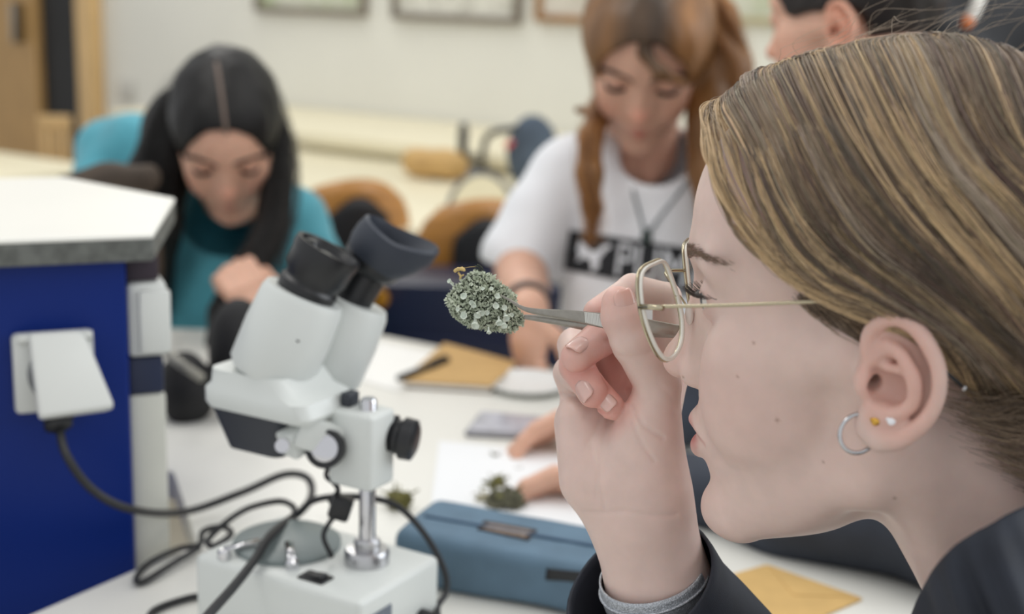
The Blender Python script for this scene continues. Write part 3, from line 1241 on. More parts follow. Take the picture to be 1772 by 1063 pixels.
# ------------------------------------------------------------------ earrings
c = np.array((3.5, 76.5, -24.0))
ringp = []
for i in range(28):
    a = 2 * math.pi * i / 28
    ringp.append(head_pt(4 + 7.4 * math.cos(a), 76 + 4.5 * math.cos(a + .3), -27 + 8.4 * math.sin(a)))
hoop = tube('hoop_earring', ringp, 0.0010, silver, None, 8, closed=True)
tag(hoop, 'small silver hoop earring hanging from the front of the ear lobe', 'earring')
for nm, pos, m, lab in (('stud_earring', (-3.8, 79.3, -20.5), mat('yellow_gold', (216, 170, 80), rough=0.2, metal=1.0), 'tiny gold ball stud in the middle of the ear lobe'),
                        ('stud_earring', (-10.5, 79.8, -20.0), mat('white_stone', (244, 244, 248), rough=0.1, spec=0.8), 'tiny white stone stud at the back of the ear lobe')):
    bm = bmesh.new()
    bmesh.ops.create_icosphere(bm, subdivisions=2, radius=2.0)
    for v in bm.verts:
        v.co.y *= 0.7
    bmesh.ops.create_uvsphere(bm, u_segments=8, v_segments=6, radius=0.8, matrix=Matrix.Translation((1.6, 0.4, 1.0)))
    tag(from_bm(nm, bm, m, None, mtx=HM @ Matrix.Scale(0.001, 4) @ Matrix.Translation(pos)), lab, 'earring')
bm = lathe_bm([(0, -1.4), (1.1, -0.9), (1.5, 0), (1.1, 0.9), (0, 1.4)], 12)
pin_m = HM @ Matrix.Scale(0.001, 4) @ axis_mtx((-40.0, 74.5, -6.0), (-0.8, 0.3, -0.6))
pin = from_bm('hair_grip', bm, silver, None, mtx=pin_m)
tag(pin, 'dark hair grip with a pale tip behind the ear', 'hair grip')
V, F = tube_geo([head_pt(-40, 74.5, -6), head_pt(-33, 75.5, 1), head_pt(-29, 75, 6)], 0.0009, 8)
mesh('grip_wire', [tuple(v) for v in V], F, mat('black_enamel', (26, 26, 30), rough=0.3), pin)

def PH(px, py, d):
    return P(px, py, d + 0.04)


# ------------------------------------------------------------------ bracelet on the wrist
knit = mat('silver_mesh', (176, 180, 186), rough=0.42, metal=0.55, bump=0.9, bscale=1100, bump_dist=0.0006, var=0.25, vscale=900)


def band(name, c0, c1, r0, r1, m, n=64, thick=0.0012, wave=0.0):
    c0, c1 = Vector(c0), Vector(c1)
    ax = (c1 - c0)
    L = ax.length
    fr = frame_from(ax)
    V, F = [], []
    nv = 7
    for j in range(nv):
        t = j / (nv - 1)
        for i in range(n):
            a = 2 * math.pi * i / n
            r = r0 + (r1 - r0) * t + 0.0006 * math.sin(math.pi * t)
            o = wave * math.sin(a * 1 + 0.5)
            V.append(c0 + ax * (t + o) + fr @ Vector((math.cos(a) * r, math.sin(a) * r, 0)))
    for j in range(nv - 1):
        for i in range(n):
            k = (i + 1) % n
            F.append((j * n + i, j * n + k, (j + 1) * n + k, (j + 1) * n + i))
    o = mesh(name, [tuple(v) for v in V], F, m)
    s = o.modifiers.new('thick', 'SOLIDIFY')
    s.thickness = thick
    return o


BA, BB = PH(1126, 990, 0.689), PH(1137, 1030, 0.694)
br1 = band('bracelet', BA, BB, 0.0290, 0.0298, knit, wave=0.06)
tag(br1, 'silver woven-mesh band worn on the wrist inside the navy cuff', 'bracelet')
V, F = tube_geo([BA + frame_from(BB - BA) @ Vector((math.cos(a) * 0.0302, math.sin(a) * 0.0302, 0.0068)) for a in np.linspace(0, 2 * math.pi, 48, endpoint=False)], 0.0009, 6, closed=True)
mesh('fold_seam', [tuple(v) for v in V], F, knit, br1)

# ------------------------------------------------------------------ tweezers
tw = empty('tweezers', PH(1000, 555, 0.676), 'steel tweezers with curved tips and ribbed grips between thumb and finger', 'tweezers')


def arm(name, pts, wid, th, side_up, parent):
    """flat strip: pts path, wid/th per point, wide side lies along side_up"""
    path = catmull(pts, 6)
    n = len(path)
    W = np.interp(np.linspace(0, 1, n), np.linspace(0, 1, len(wid)), wid)
    T = np.interp(np.linspace(0, 1, n), np.linspace(0, 1, len(th)), th)
    V, F = [], []
    for i in range(n):
        t = (path[min(i + 1, n - 1)] - path[max(i - 1, 0)]).normalized()
        u = Vector(side_up)
        u = (u - t * u.dot(t)).normalized()
        w = t.cross(u)
        for a, b in ((-1, -0.6), (-0.85, -1), (0.85, -1), (1, -0.6), (1, 0.6), (0.85, 1), (-0.85, 1), (-1, 0.6)):
            V.append(tuple(path[i] + u * (a * W[i] / 2) + w * (b * T[i] / 2)))
    for i in range(n - 1):
        for k in range(8):
            F.append((i * 8 + k, i * 8 + (k + 1) % 8, (i + 1) * 8 + (k + 1) % 8, (i + 1) * 8 + k))
    F.append(tuple(range(8))[::-1])
    F.append(tuple(range((n - 1) * 8, n * 8)))
    return mesh(name, V, F, steel, parent)


UPW = (0.05, 0.15, 1.0)
a1 = arm('near_arm', [PH(866, 511, 0.6775), PH(884, 521, 0.6765), PH(906, 534, 0.6755), PH(932, 540, 0.6745), PH(985, 546, 0.671), PH(1050, 556, 0.669), PH(1120, 565, 0.668), PH(1205, 577, 0.668)],
         [0.0008, 0.0014, 0.0022, 0.0034, 0.0056, 0.0082, 0.0078, 0.0050], [0.0009, 0.0011, 0.0012, 0.0013, 0.0014, 0.0016, 0.0016, 0.0016], UPW, tw)
a2 = arm('far_arm', [PH(884, 545, 0.692), PH(900, 548, 0.690), PH(930, 551, 0.688), PH(985, 559, 0.685), PH(1050, 568, 0.682), PH(1120, 572, 0.676), PH(1205, 578, 0.6695)],
         [0.0016, 0.0022, 0.0034, 0.0046, 0.0070, 0.0074, 0.0050], [0.0010, 0.0012, 0.0014, 0.0015, 0.0016, 0.0016, 0.0016], UPW, tw)
for i in range(17):
    t = i / 16
    px, py = 1013 + 42 * t, 549.5 + 8 * t
    hh = 0.0058 + 0.0018 * t
    c = PH(px, py, 0.6683)
    bm = box_bm((-0.00042, -0.0005, -hh / 2), (0.00042, 0.0005, hh / 2), 0.00015, 1)
    rib = from_bm('grip_rib', bm, mat('bright_steel', (206, 204, 198), rough=0.2, metal=1.0), a1, mtx=Matrix.Translation(c) @ Matrix.Rotation(-0.12, 4, 'Y'))

# ------------------------------------------------------------------ the lichen held by the tweezers
lich = empty('lichen', PH(838, 522, 0.690), 'grey-green cup lichen tuft pinched in the tweezer tips', 'lichen')
LC = PH(838, 525, 0.690)
lich_mat = mat('lichen_green', (172, 182, 162), rough=0.85, col2=(216, 222, 202), vscale=260, ramp=(0.3, 0.7), bump=0.5, bscale=900)
lich_dark = mat('lichen_core', (62, 68, 56), rough=0.95, var=0.4, vscale=300)
cup_mat = mat('lichen_cup', (214, 222, 210), rough=0.6, var=0.10, vscale=500)
straw_mat = mat('straw', (206, 180, 118), rough=0.7, var=0.2, vscale=500)


def lich_base(p):
    d = s_ell(p, (0, 0, -1), (16, 12, 12))
    d = smin(d, s_ell(p, (-3, 0, 9), (7, 7, 7)), 6)
    d = smin(d, s_ell(p, (12, 0, -8), (8, 7, 6)), 5)
    d = smin(d, s_ell(p, (-10, 0, 1), (8, 8, 7)), 5)
    return d + wob(p, 1.6, 3) * 1.2 + wob(p, 0.7, 1) * 0.6


sdf_mesh('thallus', lich_base, (-24, -18, -24), (26, 18, 24), 0.7, lich_dark, lich, Matrix.Translation(LC), tint=None)
lr = np.random.default_rng(3)
# leafy flakes all over the tuft: too many and too small to count
cand = lr.uniform((-24, -16, -20), (26, 16, 22), (160000, 3))
cd = lich_base(cand.astype(F4))
cand, cd = cand[np.abs(cd) < 0.9][:6000], cd[np.abs(cd) < 0.9][:6000]
gr = np.stack([lich_base((cand + e).astype(F4)) - cd for e in np.eye(3) * 0.6], 1)
gr /= np.linalg.norm(gr, axis=1)[:, None] + 1e-6
V, F = [], []
for p, g in zip(cand, gr):
    nrm = g + lr.normal(0, 0.55, 3)
    nrm /= np.linalg.norm(nrm)
    t = np.cross(nrm, lr.normal(0, 1, 3))
    t /= np.linalg.norm(t) + 1e-6
    b = np.cross(nrm, t)
    L, W = lr.uniform(0.5, 1.25), lr.uniform(0.3, 0.75)
    c = p + g * lr.uniform(0, 1.2)
    k = len(V)
    curl = lr.uniform(0.1, 0.7)
    for a, w, z in ((-1, 0.5, -0.3), (-1, -0.5, -0.3), (0, 1, 0.1), (0, -1, 0.1), (1, 0.9, curl), (1.1, -0.7, curl * 1.3)):
        V.append(np.array(LC) + 0.001 * (c + nrm * (a * L) + t * (w * W) + b * (z * L)))
    F += [(k, k + 1, k + 3, k + 2), (k + 2, k + 3, k + 5, k + 4)]
fl = mesh('lichen_flakes', V, F, lich_mat, lich, smooth=False)
fl['kind'] = 'stuff'
cups = [(803, 513, 5.0, (-.3, -.8, .4)), (820, 528, 4.2, (-.1, -.9, -.3)), (827, 545, 5.2, (-.4, -.8, -.4)), (822, 562, 6.2, (0, -.8, -.6)), (803, 546, 5.6, (-.3, -.85, .3)),
        (833, 542, 4.6, (.3, -.8, -.2)), (858, 530, 4.8, (.2, -.8, .5)), (872, 533, 4.2, (.4, -.8, .3)), (876, 550, 5.2, (.2, -.85, -.3)), (864, 558, 5.0, (.1, -.8, -.5)),
        (872, 563, 4.8, (.1, -.8, -.5)), (860, 513, 4.0, (.2, -.8, .5)), (816, 524, 3.6, (0, -.9, .3)), (842, 541, 3.8, (.4, -.8, 0)), (778, 487, 3.6, (-.7, -.5, .5)),
        (846, 575, 3.6, (.1, -.7, -.7)), (793, 535, 3.4, (-.5, -.8, .1)), (850, 500, 3.0, (.2, -.7, .6)), (885, 545, 3.2, (.6, -.7, .1)), (835, 500, 2.8, (0, -.8, .6))]
for px, py, r, nv in cups:
    r = r * 0.00036
    c = PH(px, py, 0.6755 if px > 780 else 0.688)
    prof = [(r * 0.28, -r * 2.4), (r * 0.35, -r * 1.2), (r * 0.7, -r * 0.4), (r * 1.0, r * 0.35), (r * 1.05, r * 0.5), (r * 0.9, r * 0.4), (r * 0.55, -r * 0.2), (0, -r * 0.4)]
    bm = lathe_bm(prof, 12)
    for v in bm.verts:
        v.co += Vector(lr.normal(0, r * 0.07, 3))
    from_bm('lichen_cup', bm, cup_mat, lich, mtx=axis_mtx(c, nv))
tube('stalk', [PH(779, 489, .688), PH(784, 494, .689), PH(790, 500, .69)], 0.0005, cup_mat, lich, 6)
tube('straw_bit', catmull([PH(786, 470, .688), PH(793, 466, .687), PH(802, 466, .687), PH(803, 470, .687)], 3), [0.0008, 0.0011, 0.0009, 0.0012, 0.0009, 0.0013, 0.0009, 0.0008, 0.0008, 0.0006], straw_mat, lich, 6)
tube('straw_bit', catmull([PH(793, 472, .688), PH(797, 478, .687), PH(796, 484, .688)], 3), 0.0006, straw_mat, lich, 6)
tube('straw_bit', catmull([PH(797, 478, .687), PH(803, 476, .687)], 3), 0.0005, straw_mat, lich, 6)
tube('hair_fibre', catmull([PH(803, 464, .687), PH(815, 462, .688), PH(826, 462, .689)], 3), 0.00012, straw_mat, lich, 5)
for a in ((822, 460, 833, 470), (826, 458, 836, 468), (822, 466, 830, 471)):
    tube('twig', catmull([PH(a[0], a[1], .689), PH((a[0] + a[2]) / 2 + 2, (a[1] + a[3]) / 2 - 1, .688), PH(a[2], a[3], .69)], 3), 0.0004, lich_dark, lich, 6)
# ------------------------------------------------------------------ the room
WALL_A, WALL_B = on_z(480, 180, 0.80), on_z(930, 225, 0.80)
WDIR = Vector((WALL_B.x - WALL_A.x, WALL_B.y - WALL_A.y, 0)).normalized()
WNRM = Vector((WDIR.y, -WDIR.x, 0))
if WNRM.y > 0:
    WNRM = -WNRM
WORG = Vector((WALL_A.x, WALL_A.y, 0))
WM = Matrix((WDIR, -WNRM, Vector((0, 0, 1)))).transposed().to_4x4()    # x along the wall, y into the wall, z up
WM.translation = WORG
WMi = WM.inverted()


def on_wall(px, py, off=0.0):
    """wall coordinates (along, up) of the wall point seen at a pixel; off = distance in front of the wall"""
    r = FWD + RGT * ((px - CX) / FPX) - UPV * ((py - CY) / FPX)
    n = WNRM
    t = ((WORG + n * off) - CAM).dot(n) / r.dot(n)
    q = WMi @ (CAM + r * t)
    return q.x, q.z


wall_mat = mat('wall_paint', (222, 221, 212), rough=0.85, var=0.02, vscale=3, bump=0.05, bscale=200)
floor_mat = mat('linoleum', (170, 164, 150), rough=0.45, var=0.08, vscale=8)
cream = mat('cream_laminate', (228, 220, 192), rough=0.42, var=0.015, vscale=4)
white_top = mat('white_laminate', (232, 231, 224), rough=0.38, var=0.012, vscale=5, spec=0.4)
oak = mat('oak_veneer', (172, 136, 84), rough=0.5, var=0.16, vscale=14, stretch=(6, 6, 0.5), bump=0.1, bscale=60)
oak_light = mat('oak_trim', (206, 172, 120), rough=0.5, var=0.12, vscale=14, stretch=(6, 6, 0.5))
black_mat = mat('matte_black', (20, 20, 20), rough=0.6)
kraft = mat('kraft_paper', (196, 160, 104), rough=0.8, var=0.06, vscale=60, bump=0.1, bscale=400)

o = from_bm('wall_back', box_bm((-3.2, 0.0, 0.0), (3.4, 0.12, 2.8)), wall_mat, None, False, WM)
tag(o, kind='structure')
o = from_bm('floor', box_bm((-4.5, -1.6, -0.06), (4.5, 7.6, 0.0)), floor_mat, None, False)
tag(o, kind='structure')
# wardrobe niche at the far left of the wall: oak door leaf, black panel painted as the dark opening, pale post
xs = [on_wall(-120, 120)[0], on_wall(86, 120)[0], on_wall(158, 120)[0], on_wall(181, 120)[0]]
o = from_bm('door_1', box_bm((xs[0], -0.06, 0.02), (xs[1], -0.015, 2.2), 0.004), oak, None, False, WM)
tag(o, kind='structure')
for zz in (0.95,):
    from_bm('door_handle', box_bm((xs[1] - 0.09, -0.11, zz), (xs[1] - 0.07, -0.06, zz + 0.16), 0.004), mat('handle_metal', (150, 146, 138), rough=0.3, metal=1.0), o, True, WM)
o = from_bm('opening_dark_panel', box_bm((xs[1] + 0.002, -0.03, 0.02), (xs[2] - 0.002, -0.004, 2.2), 0.002), black_mat, None, False, WM)  # flat black panel, the darkness inside the opening given as colour
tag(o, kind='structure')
o = from_bm('trim_1', box_bm((xs[2], -0.07, 0.0), (xs[3], -0.002, 2.25), 0.004), oak_light, None, False, WM)
tag(o, kind='structure')

# framed pictures: only their lower edges reach into the photograph
grey_frame = mat('grey_frame', (120, 110, 98), rough=0.4, var=0.15, vscale=40)
wood_frame = mat('wood_frame', (150, 108, 62), rough=0.4, var=0.15, vscale=40)
print_green = mat('faded_print', (206, 206, 190), rough=0.7, col2=(168, 178, 140), vscale=9, ramp=(0.4, 0.7))
print_grey = mat('engraving_print', (214, 212, 200), rough=0.7, col2=(150, 148, 134), vscale=26, ramp=(0.5, 0.75), detail=8)
print_plain = mat('paper_print', (222, 216, 204), rough=0.7, col2=(196, 190, 176), vscale=12)


def picture(px0, px1, py, hgt, fm, pm, fw, label):
    x0, z0 = on_wall(px0, py)
    x1, z1 = on_wall(px1, py)
    z = (z0 + z1) / 2
    e = empty('framed_picture', WM @ Vector(((x0 + x1) / 2, -0.01, z)), label, 'picture', 'framed pictures on the wall')
    for a, b, c, d in ((x0, x1, z, z + fw), (x0, x1, z + hgt - fw, z + hgt), (x0, x0 + fw, z + fw, z + hgt - fw), (x1 - fw, x1, z + fw, z + hgt - fw)):
        from_bm('frame_bar', box_bm((a, -0.028, c), (b, -0.002, d), 0.003), fm, e, True, WM)
    from_bm('print', box_bm((x0 + fw, -0.012, z + fw), (x1 - fw, -0.003, z + hgt - fw)), pm, e, False, WM)


picture(448, 638, 24, 0.34, grey_frame, print_green, 0.020, 'grey-framed greenish print high on the wall above the dark-haired person')
picture(684, 904, 37, 0.34, grey_frame, print_grey, 0.020, 'grey-framed engraving in the middle of the row on the wall')
picture(931, 1060, 40, 0.34, wood_frame, print_plain, 0.022, 'brown wood-framed pale print just beside the auburn-haired head')
picture(1245, 1420, 42, 0.34, mat('pale_frame', (176, 166, 130), rough=0.5), print_green, 0.018, 'pale-framed green print showing between the two heads on the right')

# socket plate on the wall
x, z = on_wall(222, 155)
o = from_bm('wall_switch', box_bm((x - 0.04, -0.012, z - 0.04), (x + 0.04, -0.001, z + 0.04), 0.004), mat('switch_plastic', (196, 194, 186), rough=0.4), None, True, WM)
tag(o, 'small pale switch plate on the wall left of the dark hair', 'switch')
from_bm('rocker', box_bm((x - 0.018, -0.018, z - 0.025), (x + 0.018, -0.010, z + 0.025), 0.003), mat('switch_plastic', (196, 194, 186)), o, True, WM)


# ------------------------------------------------------------------ wall bench and far tables
def plan_box(name, org, ang, lo, hi, m, parent=None, bevel=0.003):
    return from_bm(name, box_bm(lo, hi, bevel), m, parent, True, Matrix.Translation(Vector((org[0], org[1], 0))) @ Matrix.Rotation(ang, 4, 'Z'))


WANG = math.atan2(WDIR.y, WDIR.x)
bench = empty('wall_bench', WORG + WNRM * 0.3, 'cream-topped bench running along the back wall', 'bench')
from_bm('worktop', box_bm((on_wall(188, 205, 0.62)[0], -0.62, 0.765), (2.4, -0.01, 0.80), 0.004), cream, bench, True, WM)
for k in range(5):
    b0 = on_wall(188, 205, 0.62)[0] + 0.02
    from_bm('cabinet_front', box_bm((b0 + 0.60 * k, -0.58, 0.08), (b0 + 0.58 + 0.60 * k, -0.02, 0.764), 0.004), cream, bench, True, WM)


def lab_table(label, org, ang, w, dpt, top_m, z=0.745):
    e = empty('lab_table', (org[0], org[1], 0), label, 'table')
    M = Matrix.Translation(Vector((org[0], org[1], 0))) @ Matrix.Rotation(ang, 4, 'Z')
    from_bm('tabletop', box_bm((-w / 2, -dpt / 2, z - 0.028), (w / 2, dpt / 2, z), 0.004), top_m, e, True, M)
    for sx in (-1, 1):
        for sy in (-1, 1):
            x, y = sx * (w / 2 - 0.06), sy * (dpt / 2 - 0.06)
            from_bm('leg', box_bm((x - 0.02, y - 0.02, 0.0), (x + 0.02, y + 0.02, z - 0.028), 0.003), grey_metal, e, True, M)
    return e


grey_metal = mat('grey_metal', (120, 122, 126), rough=0.4, metal=0.6)
c1 = on_z(700, 330, 0.745)
lab_table('cream table behind the two plywood chairs', (c1.x + 0.05, c1.y - 0.02), WANG, 1.5, 0.85, cream)
lab_table('cream table at the far left with clothes lying on it', (on_z(30, 275, 0.745).x - 0.25, on_z(30, 275, 0.745).y), WANG, 0.95, 0.40, cream)

# ------------------------------------------------------------------ plywood chairs with a black pad on the back
ply = mat('plywood', (176, 122, 58), rough=0.38, var=0.15, vscale=10, stretch=(1, 1, 6), coat=0.2)
chair_black = mat('chair_black', (26, 26, 28), rough=0.55)


def chair(px, py, y, ang, label, wd=0.40):
    top = on_y(px, py, y)
    zt = top.z
    e = empty('plywood_chair', (top.x, top.y, 0), label, 'chair', 'plywood chairs behind the white table', (0, 0, ang))

    def shell(w, z0, z1, bulge, thick, m, name, rnd, yoff=0.0, par=e):
        nu, nv = 17, 15
        V, F = [], []
        for s in (0, 1):
            for j in range(nv):
                v = j / (nv - 1)
                for i in range(nu):
                    u = -1 + 2 * i / (nu - 1)
                    # rounded outline
                    cut = max(0.0, v - (1 - rnd)) / rnd
                    ww = w * math.sqrt(max(0.02, 1 - (cut ** 3.0) * 0.62)) * (0.82 + 0.18 * min(1, v * 1.6))
                    V.append((u * ww / 2, yoff + bulge * (u * u) - 0.08 * v * (z1 - z0) + (thick if s else 0), z0 + (z1 - z0) * v - 0.02 * u * u * cut))
        n = nu * nv
        for j in range(nv - 1):
            for i in range(nu - 1):
                a = j * nu + i
                F.append((a, a + 1, a + nu + 1, a + nu))
                F.append((n + a, n + a + nu, n + a + nu + 1, n + a + 1))
        rim = [j * nu for j in range(nv)] + [(nv - 1) * nu + i for i in range(1, nu)] + [j * nu + nu - 1 for j in range(nv - 2, -1, -1)] + [i for i in range(nu - 2, 0, -1)]
        for a, b in zip(rim, rim[1:] + rim[:1]):
            F.append((a, b, n + b, n + a))
        return mesh(name, V, F, m, par, local=True)

    shell(wd, zt - 0.42, zt, 0.035, 0.010, ply, 'backrest', 0.32)
    shell(wd * 0.50, zt - 0.34, zt - 0.034, 0.006, 0.012, chair_black, 'back_pad', 0.2, -0.022)
    bm = prism_bm([(-.12, .36), (.12, .36), (.13, .06), (.10, .015), (-.10, .015), (-.13, .06)], zt - 0.415, zt - 0.40, 0.004)
    from_bm('seat', bm, ply, e, local=True)
    for sx in (-1, 1):
        for yy in (0.32, 0.04):
            V, F = tube_geo([Vector((sx * 0.10, yy, zt - 0.415)), Vector((sx * 0.125, yy + (0.03 if yy > .2 else -.03), 0.0))], 0.011, 10)
            mesh('leg', [tuple(v) for v in V], F, grey_metal, e, local=True)
    return e


chair(612, 306, 2.62, math.radians(26), 'plywood chair with black back pad right beside the dark-haired person', 0.25)
chair(832, 340, 2.50, math.radians(22), 'plywood chair with black back pad next to the white t-shirt', 0.25)

# ------------------------------------------------------------------ odds and ends on the far tables
c = on_z(752, 308, 0.745)
bm = bmesh.new()
bmesh.ops.create_uvsphere(bm, u_segments=24, v_segments=14, radius=1.0)
for v in bm.verts:
    v.co = Vector((math.copysign(abs(v.co.x) ** 0.7, v.co.x) * 0.085, math.copysign(abs(v.co.y) ** 0.7, v.co.y) * 0.05, 0.037 + 0.037 * math.copysign(abs(v.co.z) ** 0.6, v.co.z)))
    v.co += Vector((math.sin(v.co.y * 90) * 0.003, 0, math.sin(v.co.x * 70) * 0.003))
bag = from_bm('paper_bag', bm, kraft, None, True, Matrix.Translation(Vector((c.x, c.y, 0.745))) @ Matrix.Rotation(-0.4, 4, 'Z'))
tag(bag, 'brown kraft paper bag lying on the table behind the chairs', 'bag')
tube('fold', [bag.location + Vector((c.x - 0.05, c.y - 0.045, 0.79)), Vector((c.x + 0.06, c.y - 0.06, 0.785))], 0.003, kraft, bag, 6)
# small school microscope on that table
sm = on_z(800, 300, 0.745)
e = empty('school_microscope', (sm.x, sm.y, 0.745), 'small grey microscope standing by the brown paper bag', 'microscope')
from_bm('base', box_bm((-0.035, -0.05, 0), (0.035, 0.05, 0.018), 0.005), grey_metal, e, local=True)
V, F = tube_geo(catmull([(0, 0.04, 0.015), (0, 0.05, 0.06), (0, 0.02, 0.10)], 5), 0.009, 10)
mesh('arm', [tuple(v) for v in V], F, grey_metal, e, local=True)
V, F = tube_geo([Vector((0, -0.02, 0.055)), Vector((0, 0.0, 0.10)), Vector((0, 0.012, 0.128))], [0.012, 0.014, 0.011], 12)
mesh('tube', [tuple(v) for v in V], F, chair_black, e, local=True)
from_bm('stage', box_bm((-0.03, -0.035, 0.042), (0.03, 0.03, 0.048), 0.002), chair_black, e, local=True)
# rucksack
rk = on_z(905, 345, 0.745)


def rucksack_sdf(p):
    d = s_ell(p, (0, 0, 85), (62, 45, 95))
    d = smin(d, s_ell(p, (-8, -30, 50), (44, 22, 42)), 14)
    return d + wob(p, 16, 2) * 2.5


ruck = sdf_mesh('rucksack', rucksack_sdf, (-90, -80, -20), (90, 70, 200), 5, mat('slate_cloth', (74, 86, 100), rough=0.8, var=0.15, vscale=30), None, Matrix.Translation(Vector((rk.x + 0.02, rk.y + 0.15, 0.75))))
tag(ruck, 'slate-blue rucksack on the far table beside the white t-shirt', 'rucksack')
tube('shoulder_strap', catmull([Vector((rk.x - .02, rk.y + .10, .90)), Vector((rk.x - .09, rk.y + .07, .88)), Vector((rk.x - .10, rk.y + .08, .78))], 6), 0.008, chair_black, ruck, 8)
tube('zip_pull', [Vector((rk.x - .03, rk.y + .09, .87)), Vector((rk.x - .045, rk.y + .085, .855))], 0.007, mat('red_plastic', (200, 60, 56), rough=0.4), ruck, 8)
# round-backed pale chair between the plywood chair and the rucksack
pc = on_y(835, 300, 2.95)
e = empty('round_back_chair', (pc.x, pc.y, 0), 'pale chair with rounded dark-rimmed back behind the second plywood chair', 'chair')
arc = [Vector((-0.075 * math.cos(a), 0.0, pc.z - 0.10 + 0.10 * math.sin(a))) for a in np.linspace(0, math.pi, 16)]
arc = [Vector((-0.085, 0.0, pc.z - 0.32))] + arc + [Vector((0.085, 0.0, pc.z - 0.32))]
V, F = tube_geo(arc, 0.006, 8)
mesh('back_rim', [tuple(v) for v in V], F, grey_metal, e, local=True)
pan = [(a.x * 0.94, a.z - 0.003) for a in arc]
bm = prism_bm(pan, -0.004, 0.004, 0.001, 1)
from_bm('back_panel', bm, cream, e, True, Matrix(((1, 0, 0, 0), (0, 0, 1, 0), (0, 1, 0, 0), (0, 0, 0, 1))), local=True)
from_bm('seat', box_bm((-0.10, -0.02, pc.z - 0.36), (0.10, 0.22, pc.z - 0.33), 0.01), cream, e, local=True)
for sx in (-1, 1):
    for yy in (0.0, 0.20):
        V, F = tube_geo([Vector((sx * 0.085, yy, pc.z - 0.34)), Vector((sx * 0.10, yy, 0.0))], 0.009, 8)
        mesh('leg', [tuple(v) for v in V], F, grey_metal, e, local=True)
# chair at the far left and a brown coat on the far-left table
wc = on_y(92, 200, 4.6)
e = empty('wooden_chair', (wc.x, wc.y, 0), 'light wooden chair back in front of the dark opening', 'chair')
for k in range(3):
    from_bm('back_slat', box_bm((-0.05 + k * 0.037, 0, 0.42), (-0.022 + k * 0.037, 0.02, wc.z - 0.02), 0.004), oak_light, e, local=True)
from_bm('top_rail', box_bm((-0.055, -0.003, wc.z - 0.05), (0.058, 0.023, wc.z), 0.006), oak_light, e, local=True)
from_bm('seat', box_bm((-0.17, -0.30, 0.42), (0.17, 0.03, 0.45), 0.008), oak_light, e, local=True)
for sx in (-1, 1):
    for yy in (-0.26, 0.0):
        from_bm('leg', box_bm((sx * 0.14 - 0.015, yy - 0.015, 0), (sx * 0.14 + 0.015, yy + 0.015, 0.42), 0.004), oak_light, e, local=True)
cb = P(188, 366, 1.70)


def coat_sdf(p):
    d = s_ell(p, (0, 0, -60), (66, 45, 118))
    d = smin(d, s_cone(p, (-55, 0, 30), (50, 0, 45), 13, 17), 22)
    d = d + wob(p, 14, 5) * 3
    return smax(d, -(p[:, 2] + float(cb.z - TABLE_Z) * 1000 - 2), 3)


coat = sdf_mesh('brown_bag', coat_sdf, (-120, -90, -240), (120, 90, 110), 4, mat('brown_leather', (62, 50, 38), rough=0.7, var=0.2, vscale=40), None, Matrix.Translation(cb))
tag(coat, 'dark brown soft bag standing between the blue cabinet and the black hair', 'bag')
tube('handle', catmull([cb + Vector((-0.05, -0.01, 0.035)), cb + Vector((-0.085, -0.02, 0.03)), cb + Vector((-0.10, -0.02, 0.0))], 6), 0.006, mat('brown_leather', (62, 50, 38)), coat, 8)
# ------------------------------------------------------------------ the white lab table in the middle
tb = empty('lab_table', (0.1, 1.1, 0), 'large white-topped lab table carrying the stereo microscope and papers', 'table')
poly = [(-0.78, 0.30), (-0.38, 0.885), (-0.30, 1.009), (-0.262, 1.062), (-0.325, 1.23), (-0.42, 1.33), (-0.60, 1.42), (-1.25, 1.42), (-1.25, 1.775), (-0.47, 1.785), (-0.20, 1.80), (-0.01, 1.69), (0.30, 1.52), (0.38, 1.20), (0.42, 0.96), (0.17, 0.70), (0.10, 0.30)]
from_bm('tabletop', prism_bm(poly, TABLE_Z - 0.03, TABLE_Z, 0.002, 2), white_top, tb)
for x, y in ((-0.58, 0.40), (0.05, 0.36), (-1.18, 1.70), (0.22, 1.45), (-1.18, 1.48)):
    from_bm('leg', box_bm((x - 0.025, y - 0.025, 0), (x + 0.025, y + 0.025, TABLE_Z - 0.03), 0.003), grey_metal, tb)

# ------------------------------------------------------------------ blue service cabinet at the left
blue = mat('blue_laminate', (2, 36, 112), rough=0.38, spec=0.22, var=0.06, vscale=3)
edge_dark = mat('dark_edge', (92, 94, 90), rough=0.6, var=0.25, vscale=90)
navy_panel = mat('navy_panel', (28, 38, 66), rough=0.5)
plastic_w = mat('white_plastic', (214, 216, 212), rough=0.4)
cab = empty('service_cabinet', (-0.45, 1.2, 0), 'blue service cabinet with a white top and dark edge, socket on its front', 'cabinet')
ZC = 1.02
tp = [on_z(-160, 422, ZC), on_z(0, 415, ZC), on_z(265, 405, ZC), on_z(303, 343, ZC), on_z(110, 306, ZC), on_z(-160, 312, ZC)]
tpoly = [(v.x, v.y) for v in tp]
from_bm('worktop', prism_bm(tpoly, ZC - 0.004, ZC, 0.001, 1), white_top, cab)
from_bm('worktop_edge', prism_bm([(x, y) for x, y in tpoly], ZC - 0.022, ZC - 0.0045, 0.001, 1), edge_dark, cab)
E = P(217, 445, 1.085)
u = (Vector((tp[2].x, tp[2].y, 0)) - Vector((tp[1].x, tp[1].y, 0))).normalized()
w = Vector((-u.y, u.x, 0))
e0 = Vector((E.x, E.y, 0))
body_poly = [e0, e0 + w * 0.17, e0 + w * 0.24 - u * 0.06, e0 + w * 0.24 - u * 0.45, e0 - u * 0.45]
from_bm('body', prism_bm([(v.x, v.y) for v in body_poly], 0.0, ZC - 0.022, 0.002, 1), blue, cab)
# white trunking with a navy band on the side of the cabinet
CM = Matrix((u, w, Vector((0, 0, 1)))).transposed().to_4x4()
CM.translation = e0


